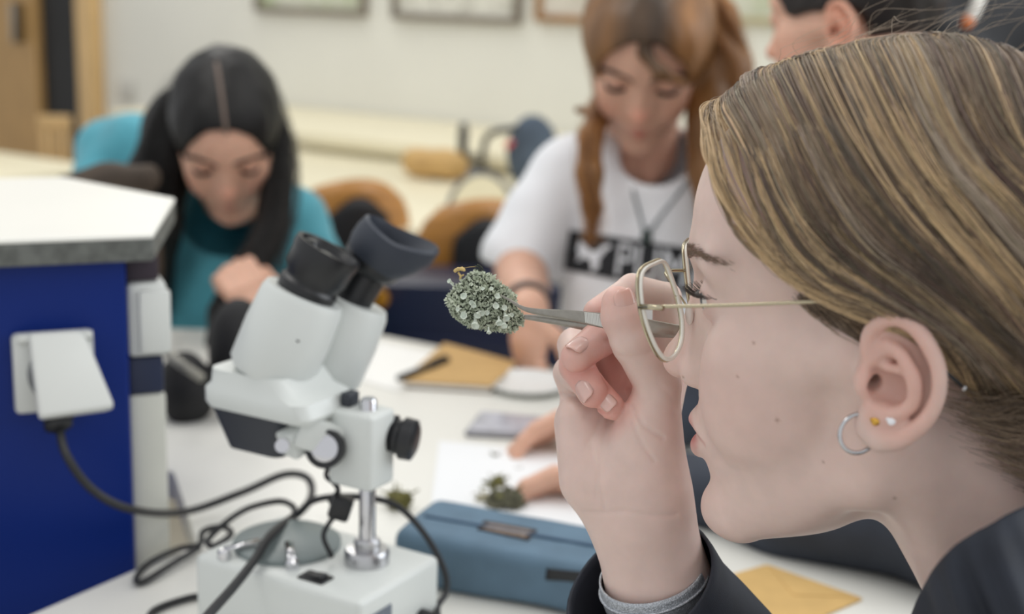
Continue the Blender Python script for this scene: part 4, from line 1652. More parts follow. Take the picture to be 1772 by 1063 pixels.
def cab_box(name, lo, hi, m, parent, bev=0.003):
    return from_bm(name, box_bm(lo, hi, bev), m, parent, True, CM)


zt = P(250, 497, 1.09).z
zm = P(250, 637, 1.09).z
zl = P(250, 708, 1.09).z
tr = cab_box('side_socket', (0.001, 0.010, zm), (0.034, 0.062, zt), plastic_w, cab, 0.005)
cab_box('socket_lid', (0.010, 0.004, zm + 0.004), (0.036, 0.012, zt - 0.006), plastic_w, tr, 0.003)
cab_box('navy_band', (0.001, 0.012, zl), (0.030, 0.060, zm - 0.001), navy_panel, cab, 0.002)
cab_box('side_panel', (0.001, 0.012, 0.0), (0.031, 0.060, zl - 0.001), mat('pale_panel', (206, 206, 196), rough=0.5, var=0.05, vscale=8), cab, 0.002)
cab_box('under_top', (0.001, 0.012, zt + 0.001), (0.028, 0.10, ZC - 0.023), mat('plum_recess_shade', (48, 38, 48), rough=0.7), cab, 0.002)  # dark plum box: shade of the recess under the top, put into its colour


# socket with hinged lid on the front: back plate, lid propped open by the plug
def face(px, py, off=0.0):
    r = FWD + RGT * ((px - CX) / FPX) - UPV * ((py - CY) / FPX)
    n = -w
    t = ((e0 + n * off) - CAM).dot(n) / r.dot(n)
    return CM.inverted() @ (CAM + r * t)


s0, s1 = face(18, 575), face(100, 705)
sk = empty('wall_socket', CM @ Vector((s0.x + 0.03, 0, s1.z)), 'white splash-proof socket with lifted lid on the blue cabinet front', 'socket')
pw, ph = 0.062, s0.z - s1.z
cab_box('back_plate', (s0.x, -0.013, s1.z), (s0.x + pw, -0.0005, s0.z), plastic_w, sk, 0.004)
bm = lathe_bm([(0.021, 0.0), (0.021, 0.010), (0.019, 0.012), (0.0, 0.012)], 24)
from_bm('socket_ring', bm, mat('grey_plastic', (120, 122, 124), rough=0.5), sk, True, CM @ Matrix.Translation((s0.x + pw / 2, -0.012, s1.z + ph / 2)) @ Matrix.Rotation(math.pi / 2, 4, 'X'))
hinge = Vector((s0.x + 0.002, -0.014, s0.z - 0.003))
lidM = CM @ Matrix.Translation(hinge) @ Matrix.Rotation(math.radians(-30), 4, 'X')
lp = [(0.010, 0.002), (pw - 0.014, 0.002), (pw - 0.008, -0.006), (pw + 0.008, -ph * 0.94), (pw + 0.004, -ph * 0.98), (0.013, -ph * 1.02)]
lid = from_bm('lid', prism_bm([(x_, z_) for x_, z_ in lp], 0.0, 0.012, 0.0035, 3), plastic_w, sk, True, lidM @ Matrix(((1, 0, 0, 0), (0, 0, -1, 0), (0, 1, 0, 0), (0, 0, 0, 1))))
from_bm('lid_hinge', lathe_bm([(0, -0.028), (0.004, -0.028), (0.004, 0.028), (0, 0.028)], 12), plastic_w, lid, True, CM @ Matrix.Translation(hinge + Vector((pw / 2, 0, 0))) @ Matrix.Rotation(math.pi / 2, 4, 'Y'))
rubber = mat('cable_rubber', (28, 29, 32), rough=0.5)
pl = face(98, 700, 0.03)
plugM = CM @ Matrix.Translation((s0.x + pw / 2 + 0.004, -0.030, s1.z + 0.022))


def cz(px, py, z):
    return on_z(px, py, z)


cord_pts = [CM @ Vector((s0.x + pw / 2 + 0.002, -0.020, s1.z + 0.02)), CM @ Vector((s0.x + pw / 2 + 0.002, -0.024, s1.z - 0.004)), P(103, 742, 1.05), P(116, 790, 1.03), P(160, 848, 1.04), P(228, 882, 1.06), cz(320, 886, 0.765),
            cz(420, 852, 0.775), cz(490, 822, 0.79), cz(530, 826, 0.79), cz(540, 852, 0.785), cz(526, 880, 0.80), cz(470, 925, 0.822), cz(440, 970, 0.820), cz(405, 1015, 0.818), P(352, 1075, 0.87), P(330, 1110, 0.86)]
pc_ = tube('power_cord', catmull(cord_pts, 8), 0.0034, rubber, None, 10)
tag(pc_, 'thin black power cord running from the cabinet socket across to the microscope', 'cord')
tube('plug', catmull([CM @ Vector((s0.x + pw / 2 + 0.002, -0.014, s1.z + 0.03)), CM @ Vector((s0.x + pw / 2 + 0.002, -0.022, s1.z + 0.012)), P(99, 722, 1.055), P(103, 746, 1.05)], 4), [0.014] * 4 + [0.0135] * 4 + [0.011] * 4 + [0.0055], rubber, pc_, 14)

# ------------------------------------------------------------------ paper, notebook, dish and other things on the table


def slab(name, pts, z0, z1, m, parent=None, bevel=0.0008):
    return from_bm(name, prism_bm([(p.x, p.y) for p in pts], z0, z1, bevel, 1), m, parent)


paper = mat('paper', (244, 244, 240), rough=0.7, var=0.01, vscale=10)
o = slab('paper_sheet', [on_z(560, 640), on_z(640, 590), on_z(775, 618), on_z(690, 680)], TABLE_Z + 0.0004, TABLE_Z + 0.0016, paper, None, 0.0002)
tag(o, 'white paper sheet under the pen beside the kraft notebook', 'paper')
o = slab('paper_sheet', [on_z(742, 905), on_z(760, 765), on_z(1010, 790), on_z(1050, 930)], TABLE_Z + 0.0004, TABLE_Z + 0.0014, mat('cool_paper', (240, 242, 244), rough=0.7), None, 0.0002)
tag(o, 'white paper sheet under the scattered lichen crumbs', 'paper')
nbp = [on_z(694, 672), on_z(768, 606), on_z(895, 640), on_z(850, 682)]
nb = slab('notebook_cover', nbp, TABLE_Z + 0.008, TABLE_Z + 0.0105, kraft)
nbk = empty('notebook', on_z(790, 650), 'kraft-brown covered notebook lying on the white table', 'notebook')
adopt(nb, nbk)
cen = sum(nbp, Vector()) / 4
slab('page_block', [cen + (p - cen) * 0.97 for p in nbp], TABLE_Z + 0.0015, TABLE_Z + 0.0078, paper, nbk)
slab('notebook_cover', nbp, TABLE_Z + 0.0002, TABLE_Z + 0.0014, mat('dark_kraft', (120, 92, 58), rough=0.8), nbk)
pen = empty('pen', on_z(730, 640), 'black pen lying on the paper along the notebook edge', 'pen')
pa, pb = on_z(690, 655, 0.7635), on_z(773, 622, 0.7635)
tube('barrel', [pa, pa.lerp(pb, 0.62)], 0.0042, rubber, pen, 12)
tube('cap', [pa.lerp(pb, 0.60), pb], 0.0052, rubber, pen, 12)
tube('clip', [pa.lerp(pb, 0.68) + Vector((0, 0, .006)), pa.lerp(pb, 0.95) + Vector((0, 0, .006))], 0.0012, rubber, pen, 6)
c = on_z(912, 672)
bm = lathe_bm([(0.0, 0.002), (0.030, 0.002), (0.044, 0.008), (0.050, 0.0105), (0.051, 0.0100), (0.046, 0.0055), (0.034, 0.0), (0.0, 0.0)], 40)
o = from_bm('dish', bm, mat('porcelain', (232, 234, 232), rough=0.25), None, True, Matrix.Translation(c))
tag(o, 'shallow white dish beside the notebook', 'dish')
ph_pts = [on_z(803, 757), on_z(830, 722), on_z(955, 733), on_z(950, 765)]
slide = empty('phone', on_z(870, 742), 'silver-grey phone lying by the fingertips on the table', 'phone')
slab('phone_body', ph_pts, TABLE_Z + 0.0005, TABLE_Z + 0.0075, mat('silver_grey', (150, 150, 156), rough=0.3, metal=0.4), slide, 0.002)
cen = sum(ph_pts, Vector()) / 4
slab('screen', [cen + (p - cen) * 0.93 for p in ph_pts], TABLE_Z + 0.0076, TABLE_Z + 0.0082, mat('screen_glass', (176, 176, 186), rough=0.15, var=0.2, vscale=60), slide, 0.0002)
o = slab('envelope', [on_z(1252, 1002), on_z(1325, 981), on_z(1492, 1040), on_z(1330, 1110)], TABLE_Z + 0.0004, TABLE_Z + 0.0022, mat('gold_kraft', (206, 170, 108), rough=0.75, var=0.05, vscale=40), None, 0.0003)
tag(o, 'golden kraft envelope lying on the table under the chin', 'envelope')
eflap = slab('flap', [on_z(1330, 983), on_z(1488, 1039), on_z(1372, 1035)], TABLE_Z + 0.0023, TABLE_Z + 0.0028, mat('gold_kraft', (206, 170, 108)), o, 0.0001)

# moss and lichen crumbs
moss_m = mat('moss', (96, 92, 52), rough=0.95, col2=(140, 138, 84), vscale=200)
crumb_m = mat('lichen_crumb', (110, 108, 88), rough=0.95, col2=(66, 64, 50), vscale=150)


def crumb(px, py, size, m, label, seed, hgt=0.7, sprig=None):
    c = on_z(px, py)
    V, F = [], []
    rr = np.random.default_rng(seed)

    def fn(p):
        return s_ell(p, (0, 0, size * hgt * 0.6), (size, size * 0.75, size * hgt * 0.75)) + wob(p, size * 0.2, seed) * size * 0.22 + wob(p, size * 0.08, seed + 1) * size * 0.12

    o = sdf_mesh('lichen_crumb', fn, (-size * 1.6,) * 2 + (-size * 0.6,), (size * 1.6,) * 2 + (size * 1.8,), max(0.9, size / 13), m, None, Matrix.Translation(c))
    tag(o, label, 'lichen', 'lichen crumbs on the table')
    for k in range(10):
        a = rr.uniform(0, 2 * math.pi)
        st = c + Vector((math.cos(a) * size * 0.0006, math.sin(a) * size * 0.0005, size * hgt * 0.0007))
        tube('sprig', catmull([st, st + Vector((math.cos(a) * .3, math.sin(a) * .3, .5)) * size * 0.001, st + Vector((math.cos(a) * .9, math.sin(a) * .9, .6 + rr.uniform(-.3, .4))) * size * 0.001], 3), [size * 0.00007] * 7, m if k % 3 else moss_m, o, 5)
    return o


crumb(876, 878, 17, crumb_m, 'brownish clump of lichen lying on the paper behind the blue case', 3, 0.8)
crumb(862, 842, 7, moss_m, 'yellow-green moss tip on top of the brown lichen clump', 4, 1.2)
crumb(838, 868, 8, mat('pale_crumb', (176, 170, 146), rough=0.95, var=0.3, vscale=200), 'pale dry lichen scrap left of the brown clump', 9, 0.7)
crumb(857, 790, 4, crumb_m, 'small dark lichen speck alone on the paper', 5, 0.5)
crumb(897, 812, 2.5, crumb_m, 'tiny lichen speck near the wrist on the paper', 6, 0.4)
crumb(690, 880, 12, mat('dark_moss', (74, 70, 44), rough=0.95, col2=(120, 116, 60), vscale=200), 'dark olive moss tuft behind the microscope pillar', 7, 1.0)

# ------------------------------------------------------------------ blue pencil case
denim = mat('blue_canvas', (92, 118, 138), rough=0.7, var=0.10, vscale=30, bump=0.3, bscale=900, bump_dist=0.0004)
pcL, pcR = on_z(733, 935, 0.772), on_z(1120, 1010, 0.772)
ax = (pcR - pcL)
ax.z = 0
LEN = ax.length / 2 * 1000 + 12
axn = ax.normalized()
PCM = Matrix((axn, Vector((-axn.y, axn.x, 0)), Vector((0, 0, 1)))).transposed().to_4x4()
mid = (pcL + pcR) / 2
PCM.translation = Vector((mid.x, mid.y, TABLE_Z))


def case_sdf(p):
    q = np.abs(p - A3(0, 0, 23)) - A3(LEN - 14, 30, 11)
    o_ = np.sqrt((np.maximum(q, 0) ** 2).sum(1)) + np.minimum(q.max(1), 0) - 12
    return o_ + wob(p, 24, 1.0) * 2.2 + 0.10 * np.maximum(p[:, 0], 0) * 0.12


case = sdf_mesh('pencil_case', case_sdf, (-LEN - 20, -60, -6), (LEN + 20, 60, 60), 3.5, denim, None, PCM)
tag(case, 'blue canvas pencil case lying on the table behind the wrist', 'pencil case')


def on_case(px, py, lift=0.6):
    ds = np.linspace(0.8, 1.5, 500)
    pi = PCM.inverted()
    pts = np.array([np.array(pi @ P(px, py, d)) * 1000 for d in ds]).astype(F4)
    v = case_sdf(pts) - lift
    k = np.nonzero(v < 0)[0]
    return P(px, py, ds[k[0]] if len(k) else ds[int(np.argmin(v))])


def patch(name, quad, m, parent, fn, n=8, thick=0.0008):
    V, F = [], []
    for i in range(n + 1):
        for j in range(n + 1):
            a, b = i / n, j / n
            px = (quad[0][0] * (1 - a) + quad[1][0] * a) * (1 - b) + (quad[3][0] * (1 - a) + quad[2][0] * a) * b
            py = (quad[0][1] * (1 - a) + quad[1][1] * a) * (1 - b) + (quad[3][1] * (1 - a) + quad[2][1] * a) * b
            V.append(tuple(fn(px, py)))
    for i in range(n):
        for j in range(n):
            a = i * (n + 1) + j
            F.append((a, a + n + 1, a + n + 2, a + 1))
    o = mesh(name, V, F, m, parent)
    s = o.modifiers.new('thick', 'SOLIDIFY')
    s.thickness = thick
    return o


pb = patch('leather_patch', [(838, 902), (930, 918), (914, 936), (826, 917)], mat('patch_border', (58, 46, 42), rough=0.7), case, on_case)
patch('patch_inlay', [(846, 906), (920, 919), (908, 931), (836, 916)], mat('patch_tan', (132, 116, 104), rough=0.7, var=0.2, vscale=300), pb, lambda x, y: on_case(x, y, 1.4), thick=0.0004)
patch('black_tag', [(946, 984), (1010, 990), (1008, 1009), (944, 1003)], rubber, case, on_case)
zip_pts = [on_case(735 + 330 * t, 893 + 58 * t, 1.0) for t in np.linspace(0, 1, 14)]
tube('zip', zip_pts, 0.0016, mat('zip_blue', (70, 96, 122), rough=0.5), case, 6)

# ------------------------------------------------------------------ black pouch with a grey zip, left of the microscope
pz = on_z(345, 735)


def pouch_sdf(p):
    d = s_ell(p, (-18, 0, 34), (30, 30, 42))
    d = smin(d, s_ell(p, (30, 40, 62), (34, 36, 66)), 14)
    return d + wob(p, 16, 2.4) * 2.5


PM = Matrix.Translation(Vector((pz.x, pz.y + 0.02, TABLE_Z)))
pouch = sdf_mesh('pouch', pouch_sdf, (-70, -50, -14), (90, 100, 150), 3.5, mat('black_nylon', (24, 24, 26), rough=0.7, var=0.2, vscale=50), None, PM)
tag(pouch, 'black soft pouch with a grey zip behind the cabinet corner', 'pouch')
tube('zip', catmull([P(283, 606, 1.40), P(315, 632, 1.36), P(350, 655, 1.37)], 5), 0.005, mat('zip_grey', (150, 148, 138), rough=0.5), pouch, 8)

# ------------------------------------------------------------------ navy bench front beyond the table
nv = empty('navy_drawer_unit', on_y(750, 600, 2.25), 'dark navy drawer unit with a round brass knob beyond the table', 'cabinet')
nl, nr = on_y(628, 450, 2.40), on_y(905, 460, 2.40)
from_bm('body', box_bm((nl.x, 2.22, 0.0), (nr.x + 0.25, 2.40, nl.z - 0.004), 0.004), mat('navy_laminate', (16, 24, 54), rough=0.4), nv)
for k in range(3):
    from_bm('drawer_front', box_bm((nl.x + 0.01, 2.205, 0.08 + 0.19 * k), (nr.x + 0.24, 2.219, 0.26 + 0.19 * k), 0.003), mat('navy_laminate', (16, 24, 54)), nv)
kb = on_y(657, 515, 2.19)
bm = lathe_bm([(0.0, 0.0), (0.010, 0.0), (0.009, 0.010), (0.017, 0.018), (0.016, 0.028), (0.0, 0.031)], 20)
from_bm('knob', bm, mat('brass', (200, 140, 50), rough=0.3, metal=0.8), nv, True, axis_mtx((kb.x, 2.204, kb.z), (0, -1, 0)))
# ------------------------------------------------------------------ the stereo microscope
ms_w = mat('microscope_white', (210, 214, 211), rough=0.38, spec=0.5)
ms_dark = mat('microscope_dark', (44, 48, 56), rough=0.45)
ms_black = mat('microscope_black', (24, 25, 28), rough=0.38)
chrome = mat('chrome', (206, 206, 210), rough=0.16, metal=1.0)
stage_m = mat('stage_grey', (122, 132, 132), rough=0.4)
glass_d = mat('eyepiece_glass', (40, 44, 52), rough=0.08, spec=0.8)
ms = empty('stereo_microscope', (-0.137, 0.914, TABLE_Z), 'white stereo microscope with black eyepieces on a box-shaped base', 'microscope')
ZB = 0.812
Lc, Nc, Rc = on_z(335, 960, ZB), on_z(622, 1045, ZB), on_z(762, 962, ZB)
Bc = Lc + Rc - Nc
from_bm('base', prism_bm([(Lc.x, Lc.y), (Nc.x, Nc.y), (Rc.x, Rc.y), (Bc.x, Bc.y)], TABLE_Z + 0.003, ZB, 0.005, 3), ms_w, ms)
for v in (Lc, Nc, Rc, Bc):
    q = v.lerp((Lc + Rc) / 2, 0.12)
    from_bm('foot', lathe_bm([(0.007, 0), (0.007, 0.005)], 12), ms_black, ms, True, Matrix.Translation((q.x, q.y, TABLE_Z)))
e1 = (Lc - Nc).normalized()
e2 = (Rc - Nc).normalized()
st = on_z(497, 942, ZB)
stg = from_bm('stage_plate', lathe_bm([(0.0, 0.0), (0.040, 0.0), (0.040, 0.003), (0.037, 0.0045), (0.0, 0.0045)], 40), stage_m, ms, True, Matrix.Translation((st.x, st.y, ZB)))
for px, py, a in ((388, 957, 0.4), (505, 974, 2.0)):
    c = on_z(px, py, ZB + 0.004)
    from_bm('clip_screw', lathe_bm([(0.005, 0), (0.005, 0.005), (0.003, 0.007), (0, 0.007)], 14), chrome, stg, True, Matrix.Translation((c.x, c.y, ZB)))
    d_ = Vector((st.x - c.x, st.y - c.y, 0)).normalized()
    tube('stage_clip', [Vector((c.x, c.y, ZB + 0.007)), Vector((c.x, c.y, ZB + 0.008)) + d_ * 0.028], 0.0022, chrome, stg, 8, flat=(0.4, 1.4), up=(0, 0, 1))
sw = on_z(546, 1001, ZB)
SWM = Matrix((e1, e2, Vector((0, 0, 1)))).transposed().to_4x4()
SWM.translation = Vector((sw.x, sw.y, ZB))
sw_o = from_bm('rocker_switch', box_bm((-0.011, -0.007, -0.001), (0.011, 0.007, 0.0018), 0.001), ms_black, ms, True, SWM)
from_bm('rocker', box_bm((-0.008, -0.0045, 0.001), (0.008, 0.0045, 0.0035), 0.001), rubber, sw_o, True, SWM @ Matrix.Rotation(0.12, 4, 'Y'))
# rating plate and power inlet on the narrow face
FN = Vector((e2.y, -e2.x, 0))
if FN.dot(Nc - (Lc + Rc) / 2) < 0:
    FN = -FN
FM = Matrix((e2, Vector((0, 0, 1)), FN)).transposed().to_4x4()
FM.translation = Nc.copy()
FM.translation.z = TABLE_Z
from_bm('rating_plate', box_bm((0.006, 0.010, 0.0), (0.036, 0.048, 0.0012), 0.0004, 1), mat('plate_grey', (96, 104, 116), rough=0.4, var=0.2, vscale=300), ms, True, FM)
from_bm('power_inlet', lathe_bm([(0.007, 0), (0.007, 0.006), (0.004, 0.014), (0.0, 0.015)], 16), ms_black, ms, True, FM @ Matrix.Translation((0.073, 0.022, 0)))
# pillar
pc0 = on_z(635, 972, ZB)
pd = (pc0 - CAM).dot(FWD)
PX, PY = pc0.x, pc0.y


def pz_at(py):
    """height on the pillar axis seen at image row py"""
    best = min(np.linspace(0.80, 1.05, 500), key=lambda z: abs(((Vector((PX, PY, z)) - CAM).dot(-UPV) / (Vector((PX, PY, z)) - CAM).dot(FWD)) * FPX + CY - py))
    return float(best)


z_top, z_blk1, z_blk0, z_c2 = pz_at(690), pz_at(708), pz_at(838), pz_at(935)
bm = lathe_bm([(0.0, 0), (0.0165, 0), (0.0165, 0.008), (0.0150, 0.0105), (0.0095, 0.011), (0.0095, z_c2 - ZB), (0.0080, z_c2 - ZB + 0.002), (0.0060, z_c2 - ZB + 0.002)], 32)
from_bm('pillar_socket', bm, mat('satin_alloy', (190, 190, 192), rough=0.3, metal=0.9), ms, True, Matrix.Translation((PX, PY, ZB)))
pil = from_bm('pillar', lathe_bm([(0.0, 0), (0.0060, 0), (0.0060, z_top - ZB - 0.002), (0.0048, z_top - ZB), (0.0, z_top - ZB)], 28), chrome, ms, True, Matrix.Translation((PX, PY, ZB)))
# focusing block round the pillar
BM_ = Matrix((-e1, -e2, Vector((0, 0, 1)))).transposed().to_4x4()     # x towards the right end of the base, y towards the viewer's side
BM_.translation = Vector((PX, PY, 0))
BX = lambda lo, hi, bev, name, m, par=ms: from_bm(name, box_bm(lo, hi, bev, 3), m, par, True, BM_)
blk = BX((-0.024, -0.015, z_blk0), (0.013, 0.015, z_blk1), 0.004, 'focus_block', ms_w)
BX((-0.020, -0.006, z_blk1), (-0.012, 0.006, z_blk1 + 0.010), 0.001, 'rack_guide', ms_dark, blk)
# right black focus knob, front knob with silver face
kc = P(668, 752, pd - 0.010)
kax = (P(714, 762, pd - 0.014) - kc).normalized()
from_bm('focus_knob', lathe_bm([(0, -0.006), (0.007, -0.006), (0.007, 0.0), (0.0145, 0.001), (0.0155, 0.006), (0.0125, 0.0075), (0.0125, 0.011), (0.0155, 0.013), (0.0150, 0.021), (0.011, 0.023), (0, 0.023)], 28), ms_black, ms, True, axis_mtx(kc, kax))
kc = P(562, 776, pd - 0.034)
kn = (CAM + Vector((-0.25, 0, -0.05)) - kc).normalized()
kf = from_bm('clamp_knob', lathe_bm([(0, -0.012), (0.009, -0.012), (0.0135, -0.008), (0.0145, 0.0), (0.0135, 0.0035), (0.0108, 0.0035), (0.0105, 0.001), (0, 0.001)], 32), ms_black, ms, True, axis_mtx(kc, kn))
from_bm('knob_face', lathe_bm([(0.0104, 0.0), (0.0104, 0.002), (0.008, 0.0032), (0, 0.0036)], 28), chrome, kf, True, axis_mtx(kc, kn))
# slanted bracket between block and head
for px0, py0, px1, py1, r, nm in ((490, 772, 530, 742, 0.011, 'bracket_arm'), (512, 738, 585, 762, 0.012, 'bracket_arm')):
    a, b = P(px0, py0, pd - 0.032), P(px1, py1, pd - 0.020)
    from_bm(nm, box_bm((-r, -r, 0), (r, r, (b - a).length), 0.003), ms_w, ms, True, axis_mtx(a, b - a, (0, 0, 1)))
from_bm('bracket_screw', lathe_bm([(0.005, 0), (0.005, 0.004), (0, 0.004)], 14), chrome, ms, True, axis_mtx(P(488, 772, pd - 0.044), (CAM - P(490, 768, pd))))
# head: lower black objective housing, white carrier, prism housings, eyepieces
HD = pd + 0.0
oc = P(458, 720, HD)
HB = Matrix((-e1, -e2, Vector((0, 0, 1)))).transposed().to_4x4()
zb0, zb1, zb2, zb3 = P(458, 772, HD).z, P(458, 696, HD).z, P(458, 662, HD).z, P(458, 626, HD).z
HB.translation = Vector((oc.x, oc.y, 0))


def loft_rect(name, secs, m, parent, bev=0.004):
    """stack of rounded rectangles (cx, cy, half x, half y, z)"""
    bm = bmesh.new()
    rings = []
    for cx, cy, hx, hy, z in secs:
        ring = []
        for qx, qy in ((1, 1), (-1, 1), (-1, -1), (1, -1)):
            r = min(hx, hy) * 0.35
            for k in range(5):
                a = {(1, 1): 0, (-1, 1): 90, (-1, -1): 180, (1, -1): 270}[(qx, qy)] + 22.5 * k
                ring.append(bm.verts.new((cx + qx * (hx - r) + r * math.cos(math.radians(a)), cy + qy * (hy - r) + r * math.sin(math.radians(a)), z)))
        rings.append(ring)
    n = len(rings[0])
    for a, b in zip(rings, rings[1:]):
        for i in range(n):
            bm.faces.new((a[i], a[(i + 1) % n], b[(i + 1) % n], b[i]))
    bm.faces.new(rings[0][::-1])
    bm.faces.new(rings[-1])
    return from_bm(name, bm, m, parent, True, HB)


loft_rect('objective_housing', [(0.006, 0, 0.024, 0.021, zb0), (0.004, 0, 0.033, 0.027, zb1 - 0.002), (0.004, 0, 0.034, 0.028, zb1 + 0.003)], ms_dark, ms)
car = loft_rect('head_carrier', [(0.014, 0, 0.045, 0.029, zb1), (0.014, 0, 0.047, 0.031, zb1 + 0.004), (0.012, 0, 0.045, 0.031, zb2), (0.008, 0, 0.037, 0.029, zb2 + 0.004), (0.004, 0, 0.032, 0.028, zb3)], ms_w, ms)


def tube_piece(name, px0, py0, d0, px1, py1, d1, prof, m, parent, seg=32):
    """lathe along the axis between two seen points; prof as (radius, t along the axis)"""
    a, b = P(px0, py0, d0), P(px1, py1, d1)
    L = (b - a).length
    return from_bm(name, lathe_bm([(r, t * L) for r, t in prof], seg), m, parent, True, axis_mtx(a, b - a))


def hole_top(r, ri):
    return [(0, 0), (r * 0.97, 0), (r, 0.02)]


n_d, f_d = HD - 0.012, HD + 0.030
h1 = tube_piece('prism_housing', 466, 650, n_d, 527, 508, n_d - 0.008, [(0, 0), (0.028, 0), (0.0315, 0.08), (0.0320, 0.55), (0.0305, 0.92), (0.0285, 1.0), (0.021, 1.0), (0.020, 0.98), (0, 0.98)], ms_w, ms)
h2 = tube_piece('prism_housing', 556, 655, f_d, 612, 520, f_d - 0.008, [(0, 0), (0.026, 0), (0.029, 0.08), (0.030, 0.55), (0.0285, 0.92), (0.0265, 1.0), (0.020, 1.0), (0, 0.98)], ms_w, ms)
tube_piece('set_screw', 512, 596, n_d - 0.030, 516, 588, n_d - 0.033, [(0, 0), (0.0016, 0), (0.0016, 1), (0, 1)], ms_black, h1, 10)
ep1 = tube_piece('eyepiece', 513, 536, n_d - 0.006, 570, 430, n_d - 0.014, [(0, 0), (0.019, 0), (0.0195, 0.22), (0.0215, 0.26), (0.0220, 0.40), (0.0200, 0.45), (0.0205, 0.52), (0.0235, 0.60), (0.0240, 0.82), (0.0250, 0.9), (0.0245, 1.0), (0.0215, 1.0), (0.0190, 0.90), (0, 0.90)], ms_black, ms)
tube_piece('eye_lens', 561, 447, n_d - 0.013, 567, 436, n_d - 0.014, [(0, 0), (0.0125, 0), (0.0115, 0.5), (0, 0.9)], glass_d, ep1)
tube_piece('eyecup_tab', 538, 424, n_d - 0.024, 541, 415, n_d - 0.025, [(0, 0), (0.006, 0), (0.004, 1), (0, 1)], ms_black, ep1, 10)
ep2 = tube_piece('eyepiece', 594, 546, f_d - 0.006, 652, 444, f_d - 0.013, [(0, 0), (0.0145, 0), (0.015, 0.35), (0.0155, 0.7), (0.021, 0.78), (0.0235, 0.90), (0.0235, 1.0), (0, 1.0)], ms_black, ms)
# soft eyecup with its side flap
a, b = P(645, 455, f_d - 0.012), P(683, 404, f_d - 0.018)
bm = lathe_bm([(0.0215, 0.0), (0.0240, 0.12), (0.0258, 0.35), (0.0262, 0.65), (0.0250, 0.92), (0.0225, 0.98), (0.0205, 0.85), (0.0190, 0.45), (0.0, 0.40)], 36)
L = (b - a).length
AM = axis_mtx(a, b - a, (1, 0, 0))
for v in bm.verts:
    v.co.z *= L
    ang = math.atan2(v.co.y, v.co.x)
    if v.co.xy.length > 0.0195 and v.co.z > 0.2 * L:
        k = max(0.0, math.cos(ang - 0.1)) ** 1.3
        v.co.x += 0.010 * k * min(1.0, v.co.z / L * 1.4)
        v.co.z += 0.011 * k * (v.co.z / L)
from_bm('eyecup', bm, mat('eyecup_rubber', (46, 52, 63), rough=0.55), ep2, True, AM)
tube_piece('eye_lens', 668, 424, f_d - 0.016, 673, 417, f_d - 0.017, [(0, 0), (0.0125, 0), (0.0115, 0.5), (0, 0.9)], glass_d, ep2)

# ------------------------------------------------------------------ second cable: loops on the table and round the base
loop = [cz(262, 1075, 0.754), cz(285, 1048, 0.754), cz(330, 1036, 0.754)]
o = tube('signal_cable', catmull([cz(250, 1085, 0.7535), cz(268, 1056, 0.7535), cz(322, 1036, 0.7535), cz(360, 1030, 0.7535)], 8), 0.0027, rubber, None, 8)
tag(o, 'short end of black cable at the lower left of the microscope base', 'cable')
p2 = [cz(345, 948, 0.757), cz(300, 975, 0.756), cz(245, 1008, 0.754), cz(238, 996, 0.754), cz(262, 972, 0.754), cz(310, 950, 0.756), cz(345, 943, 0.76), cz(352, 920, 0.766), cz(385, 912, 0.775), cz(400, 925, 0.782),
      cz(370, 945, 0.78), cz(360, 935, 0.78), cz(390, 905, 0.79), cz(430, 880, 0.80), cz(480, 868, 0.81), cz(505, 875, 0.815), cz(515, 890, 0.82), cz(540, 868, 0.83), cz(580, 860, 0.835), cz(640, 862, 0.835), cz(690, 878, 0.83),
      cz(735, 925, 0.815), cz(768, 985, 0.79), cz(772, 1025, 0.775), cz(757, 1050, 0.77), FM @ Vector((0.073, 0.022, 0.016))]
o = tube('looped_cable', catmull(p2, 8), 0.0026, rubber, None, 8)
tag(o, 'looped black cable curling round the microscope pillar into the base', 'cable')
tube('strain_relief', [FM @ Vector((0.073, 0.022, 0.008)), FM @ Vector((0.073, 0.022, 0.022))], [0.0055, 0.004], rubber, o, 10)
p3 = [P(567, 810, pd - 0.01), P(565, 825, pd - 0.012), P(578, 836, pd - 0.012), P(585, 850, pd - 0.005), P(572, 868, pd), P(590, 880, pd), P(570, 905, pd), P(560, 930, pd - 0.004), cz(575, 965, ZB + 0.004)]
o = tube('lamp_wire', catmull(p3, 8), 0.0019, rubber, None, 8)
tag(o, 'thin black wire dangling from the focus block beside the pillar', 'cable')
from_bm('wire_clip', box_bm((-0.008, -0.007, -0.009), (0.008, 0.007, 0.009), 0.003), ms_black, o, True, axis_mtx(P(590, 878, pd - 0.002), (0.3, 0, 1)))
# ------------------------------------------------------------------ the three people further back (millimetres about a base point)
ZS, EYE_X, EYE_Z = 1.02, 71.5, 23.0


def place_head(fwd, px, py, d, feature, up=(0, 0, 1), scale=1.05):
    """head frame whose feature point (mm) is seen at a pixel"""
    M = basis((0, 0, 0), fwd, up) @ Matrix.Scale(scale, 4)
    M.translation = P(px, py, d) - (M @ (Vector(feature) * 0.001))
    return M


def local_fn(base):
    def f(px, py, d):
        v = P(px, py, d) - base
        return np.array((v.x, v.y, v.z)) * 1000
    return f


